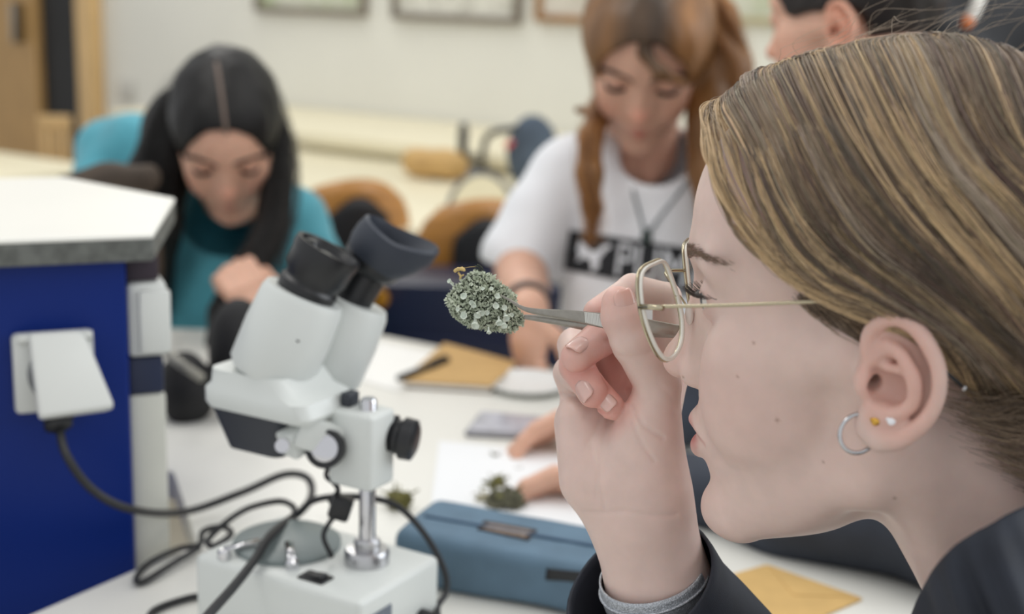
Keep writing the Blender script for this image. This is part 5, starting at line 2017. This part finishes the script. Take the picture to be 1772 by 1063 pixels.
def simple_hand(p, W, d, n, L=1.0, curl=0.5, spread=1.0, thumb=1):
    """relaxed hand: wrist W, finger direction d, palm normal n"""
    d = np.asarray(d, float) / np.linalg.norm(d)
    n = np.asarray(n, float)
    n = n - d * n.dot(d)
    n /= np.linalg.norm(n)
    s = np.cross(d, n) * thumb
    W = np.asarray(W, float)
    out = s_cone(p, W, W + d * 40 * L, 24 * L, 26 * L)
    R = np.stack([d, s, n], 1)
    out = smin(out, s_ellr(p, W + d * 52 * L, (44 * L, 37 * L, 15 * L), R), 16)
    for i, (o, ln) in enumerate(((27, 0.92), (9, 1.0), (-9, 0.95), (-26, 0.76))):
        b = W + d * 84 * L + s * o * L * spread
        pts, rad = [b], [10 * L]
        a = 0.15
        for k, sl in enumerate((40, 26, 22)):
            a += curl * (0.8 if k else 0.6)
            b = b + (d * math.cos(a) + n * math.sin(a)) * sl * ln * L
            pts.append(b)
            rad.append((9.3, 8.4, 7.2)[k] * L)
        out = smin(out, s_chain(p, pts, rad, 2), 4)
    t0 = W + d * 22 * L + s * 22 * L
    t1 = t0 + (d * 0.55 + s * 0.62 + n * 0.45) * 34 * L
    t2 = t1 + (d * 0.85 + s * 0.10 + n * 0.45) * 30 * L
    t3 = t2 + (d * 0.92 - s * 0.15 + n * 0.25) * 22 * L
    return smin(out, s_chain(p, [t0, t1, t2, t3], [16 * L, 12 * L, 10.5 * L, 8.5 * L], 3), 7)


def join_body(parts, m, parent):
    Vs, Qs, Ts, k = [], [], [], 0
    for V, Q, T in parts:
        Vs.append(V)
        Qs.append(Q + k)
        Ts.append(T)
        k += len(V)
    o = mesh('body', np.concatenate(Vs), np.concatenate(Qs), m, parent)
    add_tint(o, np.concatenate(Ts))
    return o


def head_part(HMx, neck, h=2.2, lip=1.0, blush=0.5, ears=1):
    fn = lambda p: head_sdf(p, False, neck, ears)
    V, Q = sdf_surface(fn, (-170, -110, -190), (124, 110, 150), h, 1)
    return to_world(HMx, V), Q, head_tint(V.astype(F4), blush, lip)


def sdf_part(fn, base, lo, hi, h):
    V, Q = sdf_surface(fn, lo, hi, h, 1)
    return V * 0.001 + np.array(base), Q, np.ones((len(V), 3), dtype=F4)


def face_marks(HMx, parent, browcol, mouth=False):
    """brows and closed-eye lash lines"""
    st, co, ra = [], [], []
    rg = np.random.default_rng(11)
    pts = []
    for side in (1, -1):
        for i in range(90):
            t = rg.uniform(0, 1)
            y = 9 + 42 * t
            z = (39 + 6 * math.sin(t * 2.1) - 3 * t) * ZS + rg.normal(0, 1.7)
            pts.append((side, y, z, t))
    g = np.array([(105.0, p_[1], p_[2]) for p_ in pts])
    for _ in range(6):
        d = head_sdf(g.astype(F4), False, None, 0)
        g[:, 0] -= d * 0.7
    for (side, y, z, t), q in zip(pts, g):
        c = np.stack([q + (0.4, 0, 0), q + np.array((-1.0, 4, 1.6 - 2 * t)) + (0.8, 0, 0), q + np.array((-3.2, 8, 2.0 - 4 * t)) + (0.6, 0, 0)])
        st.append(to_world(HMx, spline_np(c, 5) * np.array([1, side, 1])))
        co.append(np.array(lin(browcol)))
        ra.append(0.0005)
    for side in (1, -1):
        for i in range(46):
            y = 20 + 25 * i / 45
            q = np.array((EYE_X + math.sqrt(max(0, 13.4 ** 2 - (y - 32) ** 2 - 4.5 ** 2)), y, EYE_Z - 4.5))
            c = np.stack([q, q + np.array((3.2, (y - 32) * .05, -1.2)), q + np.array((6.5, (y - 32) * .12, -1.6))])
            st.append(to_world(HMx, spline_np(c, 5) * np.array([1, side, 1])))
            co.append(np.array(lin((30, 24, 22))))
            ra.append(0.0005)
    hair_curves('eyebrows_and_lashes', st, ra, strand_mat, parent, co)


def lock_set(ctrl_list, n, spread, cols_, rad, parent, rg, name='hair_strands', pts_n=18):
    st, co, ra = [], [], []
    for c in ctrl_list:
        c = np.asarray(c, float)
        for _ in range(n):
            j = rg.normal(0, spread, (1, 3)) + rg.normal(0, spread * 0.35, c.shape)
            st.append(spline_np(c + j, pts_n))
            co.append(np.asarray(cols_[rg.integers(len(cols_))]) * rg.uniform(0.7, 1.25))
            ra.append(rad)
    return hair_curves(name, st, ra, strand_mat, parent, co)


# ================================================================== dark-haired person in teal
DM = place_head((0.15, -0.76, -0.63), 391, 294, 1.80, (84, 0, 23), (0.02, -0.3, 1), 0.97)
A0 = DM.translation.copy()
dg = empty('person', P(380, 640, 1.95), 'long black-haired person in a teal sweater bent over the table', 'person')
fa = local_fn(A0)
NK = ((-22, 0, -32), (-20, 0, -135), 46, 50)
hand_c = fa(452, 560, 1.76)


def dg_hand(p):
    h = simple_hand(p, fa(462, 590, 1.75), (-0.35, -0.05, 0.95), (-0.55, 0.8, 0.2), 0.92, 1.15, 0.9, -1)
    return smin(h, s_cone(p, fa(462, 590, 1.75), fa(560, 600, 1.84), 24, 30), 10)


dgb = join_body([head_part(DM, NK, 2.2, 0.5, 0.5, 0), sdf_part(dg_hand, A0, tuple(hand_c - np.array((120, 110, 120))), tuple(hand_c + np.array((180, 110, 130))), 3.0)], skin_warm, dg)
face_marks(DM, dg, (40, 30, 28))
teal = mat('teal_knit', (78, 156, 172), rough=0.85, var=0.10, vscale=25, bump=0.3, bscale=500, sheen=0.2)


def sweater(p):
    d = s_cone(p, fa(385, 400, 2.02), fa(370, 620, 2.04), 95, 125)
    d = smin(d, s_cone(p, fa(245, 262, 2.14), fa(500, 395, 2.03), 58, 62), 45)
    d = smin(d, s_chain(p, [fa(505, 398, 2.02), fa(585, 560, 1.96), fa(560, 600, 1.88)], [56, 46, 40], 20), 20)
    d = smin(d, s_chain(p, [fa(240, 258, 2.14), fa(185, 262, 2.16), fa(165, 380, 2.08)], [52, 44, 38], 20), 20)
    d = d + wob(p, 30, 0.6) * 6 + wob(p, 14, 2.0) * 2
    return smax(d, -s_cone(p, fa(395, 330, 1.86), fa(385, 395, 2.0), 70, 58), 8)


sdf_mesh('sweater', sweater, (-560, -160, -520), (330, 420, 130), 7, teal, dg, Matrix.Translation(A0), steps=1)
black_hair = mat('black_hair', (15, 13, 12), rough=0.5, var=0.3, vscale=24, stretch=(1, 1, 0.3), bump=0.2, bscale=220, spec=0.3)
DMi = np.array(DM.inverted())


def to_head(p, base, Mi):
    w = p * 0.001 + np.array(base, dtype=F4)
    return ((w @ Mi[:3, :3].T + Mi[:3, 3]) * 1000).astype(F4)


def dg_hair(p):
    h = to_head(p, A0, DMi)
    d = scalp(h) - 6
    hz = h / A3(1, 1, ZS)
    d = smax(d, -s_ell(hz, (92, 0, 8), (60, 64, 86)), 6)
    d = smax(d, -(hz[:, 2] + 60), 10)
    # long curtains at both sides of the face
    l1 = s_chain(p, [fa(345, 145, 1.93), fa(302, 215, 1.92), fa(277, 300, 1.90), fa(262, 400, 1.88), fa(255, 520, 1.92)], [30, 40, 40, 38, 34], 20)
    l2 = s_chain(p, [fa(432, 150, 1.92), fa(458, 225, 1.90), fa(474, 310, 1.86), fa(466, 400, 1.83), fa(430, 470, 1.80), fa(392, 540, 1.78), fa(372, 640, 1.77)], [30, 26, 18, 20, 24, 22, 18], 16)
    l3 = s_chain(p, [fa(305, 240, 1.90), fa(298, 330, 1.90), fa(292, 400, 1.92)], [14, 14, 16], 12)
    d = smin(d, smin(smin(l1, l2, 10), l3, 10), 22)
    return d + wob(p * A3(1, 1, 0.2), 7, 1) * 1.5


dgh = sdf_mesh('hair', dg_hair, (-260, -240, -420), (190, 260, 190), 4, black_hair, dg, Matrix.Translation(A0), steps=1)
# parting line
pts = []
for a in np.linspace(0.42, 1.75, 16):
    r = np.array((math.cos(a) * 1.0, 0.0, math.sin(a))) * 60
    c0 = np.array((-8.0, 9.0 - 9.0 * a, 50.0))
    t = np.linspace(0, 160, 200)
    ray_ = c0 + (r / 60)[None] * t[:, None]
    v = scalp(ray_.astype(F4)) - 5.4
    pts.append(Vector(to_world(DM, ray_[int(np.argmax(v > 0))])))
tube('parting', pts, 0.0028, mat('parting_skin', (112, 96, 86), rough=0.6), dgh, 8)
rg = np.random.default_rng(5)
W_ = lambda *a: np.array(P(*a))
lock_set([[W_(400, 108, 1.95), W_(310, 160, 1.90), W_(262, 260, 1.86), W_(240, 380, 1.85), W_(238, 480, 1.88)],
          [W_(405, 150, 1.93), W_(330, 190, 1.87), W_(290, 270, 1.85), W_(275, 360, 1.86), W_(270, 440, 1.89)],
          [W_(405, 140, 1.93), W_(455, 200, 1.88), W_(480, 300, 1.85), W_(468, 400, 1.81), W_(420, 490, 1.77)],
          [W_(395, 105, 1.95), W_(450, 150, 1.92), W_(492, 260, 1.88), W_(492, 370, 1.84), W_(470, 460, 1.80)]], 220, 0.008, [lin((16, 14, 13)), lin((26, 21, 19))], 0.00035, dgh, rg)

# ================================================================== auburn-haired person in the white t-shirt
BM2 = place_head((-0.12, -0.78, -0.61), 1110, 152, 1.74, (84, 0, 23), (0.0, -0.2, 1))
B0 = BM2.translation.copy()
wt = empty('person', P(1110, 640, 1.85), 'auburn-haired person in a white printed t-shirt looking down at the table', 'person')
fb = local_fn(B0)
NKB = ((-20, 0, -32), (14, 0, -150), 46, 50)
hc = fb(915, 580, 1.70)


def wt_arm(p):
    h = simple_hand(p, fb(915, 535, 1.70), (0.05, -0.25, -0.95), (0.75, 0.55, -0.2), 0.88, 0.35, 1.0, 1)
    return smin(h, s_chain(p, [fb(900, 430, 1.90), fb(905, 500, 1.84), fb(915, 535, 1.70)], [42, 34, 24], 12), 12)


wtb = join_body([head_part(BM2, NKB, 2.2, 0.9, 0.7, 0), sdf_part(wt_arm, B0, tuple(hc - np.array((150, 140, 130))), tuple(hc + np.array((130, 240, 180))), 3.0)], skin_warm, wt)
face_marks(BM2, wt, (70, 46, 34))
tee = mat('white_cotton', (246, 247, 250), rough=0.85, var=0.02, vscale=10, bump=0.1, bscale=300)


def shirt(p):
    d = s_cone(p, fb(1130, 360, 1.93), fb(1105, 680, 1.93), 115, 125)
    d = smin(d, s_cone(p, fb(990, 300, 1.92), fb(1310, 310, 1.94), 52, 56), 50)
    d = smin(d, s_cone(p, fb(982, 310, 1.92), fb(905, 445, 1.90), 56, 60), 22)
    d = smin(d, s_cone(p, fb(1310, 340, 1.94), fb(1380, 470, 1.90), 56, 58), 22)
    d = d + wob(p, 34, 1.1) * 5 + wob(p, 15, 3.0) * 1.8
    d = smax(d, -s_cone(p, fb(1125, 225, 1.74), fb(1142, 285, 1.93), 56, 50), 5)
    cuff = (p - A3(*fb(893, 470, 1.88))) @ A3(-0.25, -0.1, -0.96)
    side = p[:, 0] - fb(960, 400, 1.9)[0]
    return smax(d, np.minimum(cuff, -side * 1.0 + 0) if False else np.where(side < 0, cuff, -1e3), 4)


shirt_o = sdf_mesh('t_shirt', shirt, (-330, -160, -480), (330, 330, 60), 6, tee, wt, Matrix.Translation(B0), steps=1)


def on_shirt(px, py, lift=1.0):
    ds = np.linspace(1.4, 2.1, 360)
    pts = np.array([fb(px, py, d) for d in ds]).astype(F4)
    v = shirt(pts) - lift
    k = np.nonzero(v < 0)[0]
    return P(px, py, ds[k[0]] if len(k) else ds[int(np.argmin(v))])


QUAD = ((986, 398), (1246, 438), (1238, 520), (975, 466))      # top left, top right, bottom right, bottom left of the printed bar


def uv_px(u_, v_):
    return tuple((QUAD[3][i] * (1 - u_) + QUAD[2][i] * u_) * (1 - v_) + (QUAD[0][i] * (1 - u_) + QUAD[1][i] * u_) * v_ for i in (0, 1))


def decal(name, loops, m, parent, lift, cuts=2):
    """loops: polygons in the bar's unit square, laid on the cloth"""
    bm = bmesh.new()
    for lp in loops:
        f = bm.faces.new([bm.verts.new((a, b, 0)) for a, b in lp])
    bmesh.ops.triangulate(bm, faces=bm.faces[:])
    for _ in range(cuts):
        bmesh.ops.subdivide_edges(bm, edges=bm.edges[:], cuts=1, use_grid_fill=True)
    for v in bm.verts:
        v.co = on_shirt(*uv_px(v.co.x, v.co.y), lift)
    return from_bm(name, bm, m, parent, True)


ink_black = mat('black_print', (30, 32, 36), rough=0.7)
ink_white = mat('white_print', (232, 234, 238), rough=0.7)
grid = [[((i) / 6, (j) / 3), ((i + 1) / 6, (j) / 3), ((i + 1) / 6, (j + 1) / 3), ((i) / 6, (j + 1) / 3)] for i in range(6) for j in range(3)]
decal('printed_bar', grid, ink_black, shirt_o, 3.0, 1)
CATP = [(0.015, 0.62), (0.05, 0.80), (0.085, 0.78), (0.12, 0.66), (0.165, 0.55), (0.20, 0.60), (0.245, 0.80), (0.275, 0.82), (0.285, 0.74), (0.255, 0.66), (0.235, 0.52), (0.215, 0.42), (0.225, 0.26), (0.205, 0.12),
        (0.175, 0.06), (0.180, 0.20), (0.160, 0.34), (0.125, 0.40), (0.10, 0.30), (0.075, 0.26), (0.085, 0.40), (0.075, 0.52), (0.05, 0.60)]
decal('leaping_cat_print', [CATP], ink_white, shirt_o, 4.5, 2)
fc = bpy.data.curves.new('lettering', 'FONT')
fc.body = 'PUMA'
fc.size = 1.0
fo = bpy.data.objects.new('lettering', fc)
COL.objects.link(fo)
dg_ = bpy.context.evaluated_depsgraph_get()
me = bpy.data.meshes.new_from_object(fo.evaluated_get(dg_))
bpy.data.objects.remove(fo)
bm = bmesh.new()
bm.from_mesh(me)
xs_ = [v.co.x for v in bm.verts]
ys_ = [v.co.y for v in bm.verts]
for v in bm.verts:
    v.co.x = 0.335 + 0.64 * (v.co.x - min(xs_)) / (max(xs_) - min(xs_))
    v.co.y = 0.10 + 0.80 * (v.co.y - min(ys_)) / (max(ys_) - min(ys_))
    v.co.z = 0
bmesh.ops.triangulate(bm, faces=bm.faces[:])
for v in bm.verts:
    v.co = on_shirt(*uv_px(v.co.x, v.co.y), 5.0)
from_bm('lettering', bm, ink_white, shirt_o, False)
# neck band
# necklace
cordm = mat('grey_cord', (120, 128, 132), rough=0.6)
nk = [on_shirt(1090, 292, 3), on_shirt(1096, 330, 3), on_shirt(1106, 368, 3), on_shirt(1119, 402, 3), on_shirt(1146, 370, 3), on_shirt(1172, 338, 3), on_shirt(1196, 304, 3)]
nko = tube('necklace', catmull(nk, 4), 0.0022, cordm, None, 8)
tag(nko, 'grey cord necklace with a small dark pendant over the white t-shirt', 'necklace')
pp = on_shirt(1119, 410, 5)
from_bm('pendant', lathe_bm([(0, -0.012), (0.006, -0.008), (0.008, 0), (0.005, 0.008), (0.002, 0.012), (0, 0.012)], 16), mat('dark_green_stone', (48, 66, 62), rough=0.3), nko, True, Matrix.Translation(pp))
# bracelet on that wrist
bw, bd = P(912, 527, 1.72), (P(916, 540, 1.69) - P(905, 505, 1.80)).normalized()
frm = frame_from(bd)
ob = tube('wrist_strap', [bw + frm @ Vector((math.cos(a) * 0.028, math.sin(a) * 0.028, 0)) for a in np.linspace(0, 2 * math.pi, 28, endpoint=False)], 0.004, mat('grey_strap', (88, 84, 84), rough=0.6), None, 8, closed=True)
tag(ob, 'dark grey strap on the wrist of the white t-shirt wearer', 'bracelet')

auburn = mat('auburn_hair', (138, 96, 54), rough=0.45, var=0.35, vscale=26, stretch=(1, 1, 0.25), bump=0.35, bscale=220, attr='tint')
BMi = np.array(BM2.inverted())


def wt_hair(p):
    h = to_head(p, B0, BMi)
    d = scalp(h) - 12
    hz = h / A3(1, 1, ZS)
    d = smax(d, -s_ell(hz, (92, 0, 8), (58, 64, 84)), 6)
    d = smax(d, -(hz[:, 2] + 40), 10)
    r1 = s_chain(p, [fb(1150, -20, 1.88), fb(1225, 40, 1.84), fb(1248, 120, 1.82), fb(1240, 210, 1.80), fb(1235, 300, 1.80), fb(1240, 420, 1.80)], [34, 40, 40, 36, 30, 22], 18)
    l1 = s_chain(p, [fb(1080, 0, 1.88), fb(1042, 40, 1.86), fb(1036, 90, 1.86), fb(1046, 150, 1.88), fb(1040, 195, 1.86), fb(1022, 235, 1.80), fb(1020, 300, 1.77), fb(1026, 360, 1.765), fb(1022, 410, 1.765)], [28, 20, 15, 14, 17, 16, 16, 12, 4], 12)
    l2 = s_chain(p, [fb(1060, 200, 1.90), fb(1030, 195, 1.88), fb(1000, 190, 1.88)], [18, 12, 5], 8)
    bang = s_chain(p, [fb(1108, 50, 1.725), fb(1116, 92, 1.692), fb(1142, 126, 1.682), fb(1186, 146, 1.70)], [9, 8, 8, 4], 8)
    r2 = s_chain(p, [fb(1180, 20, 1.80), fb(1208, 90, 1.80), fb(1214, 180, 1.81), fb(1212, 300, 1.82)], [20, 20, 20, 18], 12)
    d = smin(d, smin(smin(smin(r1, r2, 8), l1, 8), l2, 8), 18)
    d = smin(d, bang, 8)
    return d + wob(p * A3(1, 1, 0.2), 6, 2) * 1.4


def wt_tint(p):
    h = to_head(p, B0, BMi)
    r = (np.clip(1.5 - np.abs(h[:, 1]) / 34, 0, 1) * np.clip((h[:, 2] - 62) / 25, 0, 1))[:, None]       # dark regrowth along the parting
    return 1 - r * (1 - np.array([0.20, 0.22, 0.26]))


wth = sdf_mesh('hair', wt_hair, (-230, -220, -420), (230, 240, 200), 4, auburn, wt, Matrix.Translation(B0), tint=wt_tint, steps=1)
lock_set([[W_(1130, 10, 1.82), W_(1210, 40, 1.78), W_(1262, 110, 1.78), W_(1262, 220, 1.78), W_(1250, 330, 1.79)],
          [W_(1140, -30, 1.85), W_(1230, 0, 1.80), W_(1282, 100, 1.80), W_(1275, 200, 1.80), W_(1262, 300, 1.80)],
          [W_(1040, 180, 1.85), W_(1018, 240, 1.785), W_(1014, 310, 1.755), W_(1026, 370, 1.75), W_(1022, 415, 1.755)],
          [W_(1095, 30, 1.80), W_(1045, 60, 1.83), W_(1034, 110, 1.84), W_(1046, 160, 1.86), W_(1035, 210, 1.83)]], 160, 0.006, [lin((150, 100, 50)), lin((180, 128, 72)), lin((116, 74, 38))], 0.0003, wth, rg)

# ================================================================== dark-jacketed person behind the fair hair
CM2 = place_head((-0.80, 0.55, -0.22), 1450, 38, 1.45, (-12, 78, 4), (0, 0, 1), 1.0)
C0 = CM2.translation.copy()
by = empty('person', P(1500, 900, 1.45), 'person with short dark hair and dark jacket sitting beyond the fair-haired head', 'person')
fcn = local_fn(C0)
NKC = ((-24, 0, -32), (-48, 0, -150), 50, 52)


def by_hands(p):
    a = simple_hand(p, fcn(1108, 838, 1.27), (-0.95, 0.12, -0.05), (-0.1, -0.6, -0.8), 0.95, 0.55, 0.9, -1)
    b = simple_hand(p, fcn(1105, 722, 1.40), (-0.97, 0.05, -0.12), (0.0, -0.5, -0.85), 0.95, 0.40, 0.9, -1)
    a = smin(a, s_chain(p, [fcn(1108, 838, 1.27), fcn(1340, 868, 1.20), fcn(1690, 925, 1.09), fcn(1560, 330, 1.36), fcn(1480, 190, 1.52)], [24, 28, 32, 40, 40]), 12)
    b = smin(b, s_chain(p, [fcn(1105, 722, 1.40), fcn(1330, 620, 1.52), fcn(1420, 320, 1.66), fcn(1480, 190, 1.54)], [24, 34, 40, 40]), 12)
    return smin(a, b, 8)


h0 = fcn(1010, 780, 1.33)
byb = join_body([head_part(CM2, NKC, 2.2, 0.6, 0.6), sdf_part(by_hands, C0, (-460, -560, -560), (330, 330, -20), 3.4)], skin_warm, by)
slate = mat('dark_jacket', (50, 56, 68), rough=0.75, var=0.2, vscale=16, bump=0.2, bscale=400)


def bjacket(p):
    d = s_cone(p, fcn(1530, 250, 1.58), fcn(1560, 900, 1.50), 130, 160)
    d = smin(d, s_cone(p, fcn(1420, 290, 1.66), fcn(1560, 300, 1.36), 70, 75), 50)
    d = smin(d, s_chain(p, [fcn(1560, 330, 1.36), fcn(1690, 925, 1.09), fcn(1340, 868, 1.20), fcn(1120, 840, 1.275)], [72, 52, 44, 38], 20), 25)
    d = smin(d, s_chain(p, [fcn(1420, 320, 1.66), fcn(1330, 620, 1.52), fcn(1112, 724, 1.41)], [70, 62, 40], 20), 25)
    d = smin(d, s_cone(p, fcn(1620, 140, 1.66), fcn(1720, 140, 1.74), 70, 80), 60)
    d = d + wob(p, 34, 1.9) * 7 + wob(p, 15, 1.0) * 2
    return smax(d, -s_cone(p, fcn(1430, 40, 1.5), fcn(1480, 150, 1.55), 74, 58), 6)


sdf_mesh('jacket', bjacket, (-460, -740, -760), (520, 420, 150), 8, slate, by, Matrix.Translation(C0), steps=1)
CMi = np.array(CM2.inverted())


def by_hair(p):
    h = to_head(p, C0, CMi)
    hz = h / A3(1, 1, ZS)
    d = scalp(h) - 9
    q = hz.copy()
    q[:, 1] = np.abs(q[:, 1])
    d = smax(d, -s_ell(hz, (92, 0, 0), (60, 90, 84)), 6)
    d = smax(d, -s_cone(q, (60, 80, -34), (-8, 84, -20), 60, 42), 5)
    d = smax(d, -(hz[:, 2] + 28), 8)
    return d + wob(p, 5, 2) * 1.2


sdf_mesh('hair', by_hair, (-180, -180, -120), (220, 180, 200), 4, mat('brown_black_hair', (34, 28, 26), rough=0.5, var=0.3, vscale=60), by, Matrix.Translation(C0), steps=1)


def hood_sdf(p):
    d = s_chain(p, [fcn(1530, 260, 1.56), fcn(1590, 130, 1.60), fcn(1640, 62, 1.63), fcn(1730, 66, 1.66), fcn(1790, 110, 1.68)], [95, 84, 66, 66, 70], 30)
    return d + wob(p, 24, 0.4) * 5


hood = sdf_mesh('hood', hood_sdf, (-120, -160, -330), (480, 400, 160), 7, mat('black_hood', (30, 31, 34), rough=0.85, var=0.2, vscale=30), by, Matrix.Translation(C0), steps=1)
dw = tube('hood_cord', catmull([P(1702, -22, 1.50), P(1690, 10, 1.49), P(1678, 34, 1.49)], 5), 0.0075, mat('white_cord', (226, 222, 214), rough=0.7), hood, 8)
tube('cord_tip', [P(1678, 32, 1.49), P(1668, 48, 1.49)], [0.008, 0.006], mat('orange_tip', (206, 120, 70), rough=0.5), dw, 8)
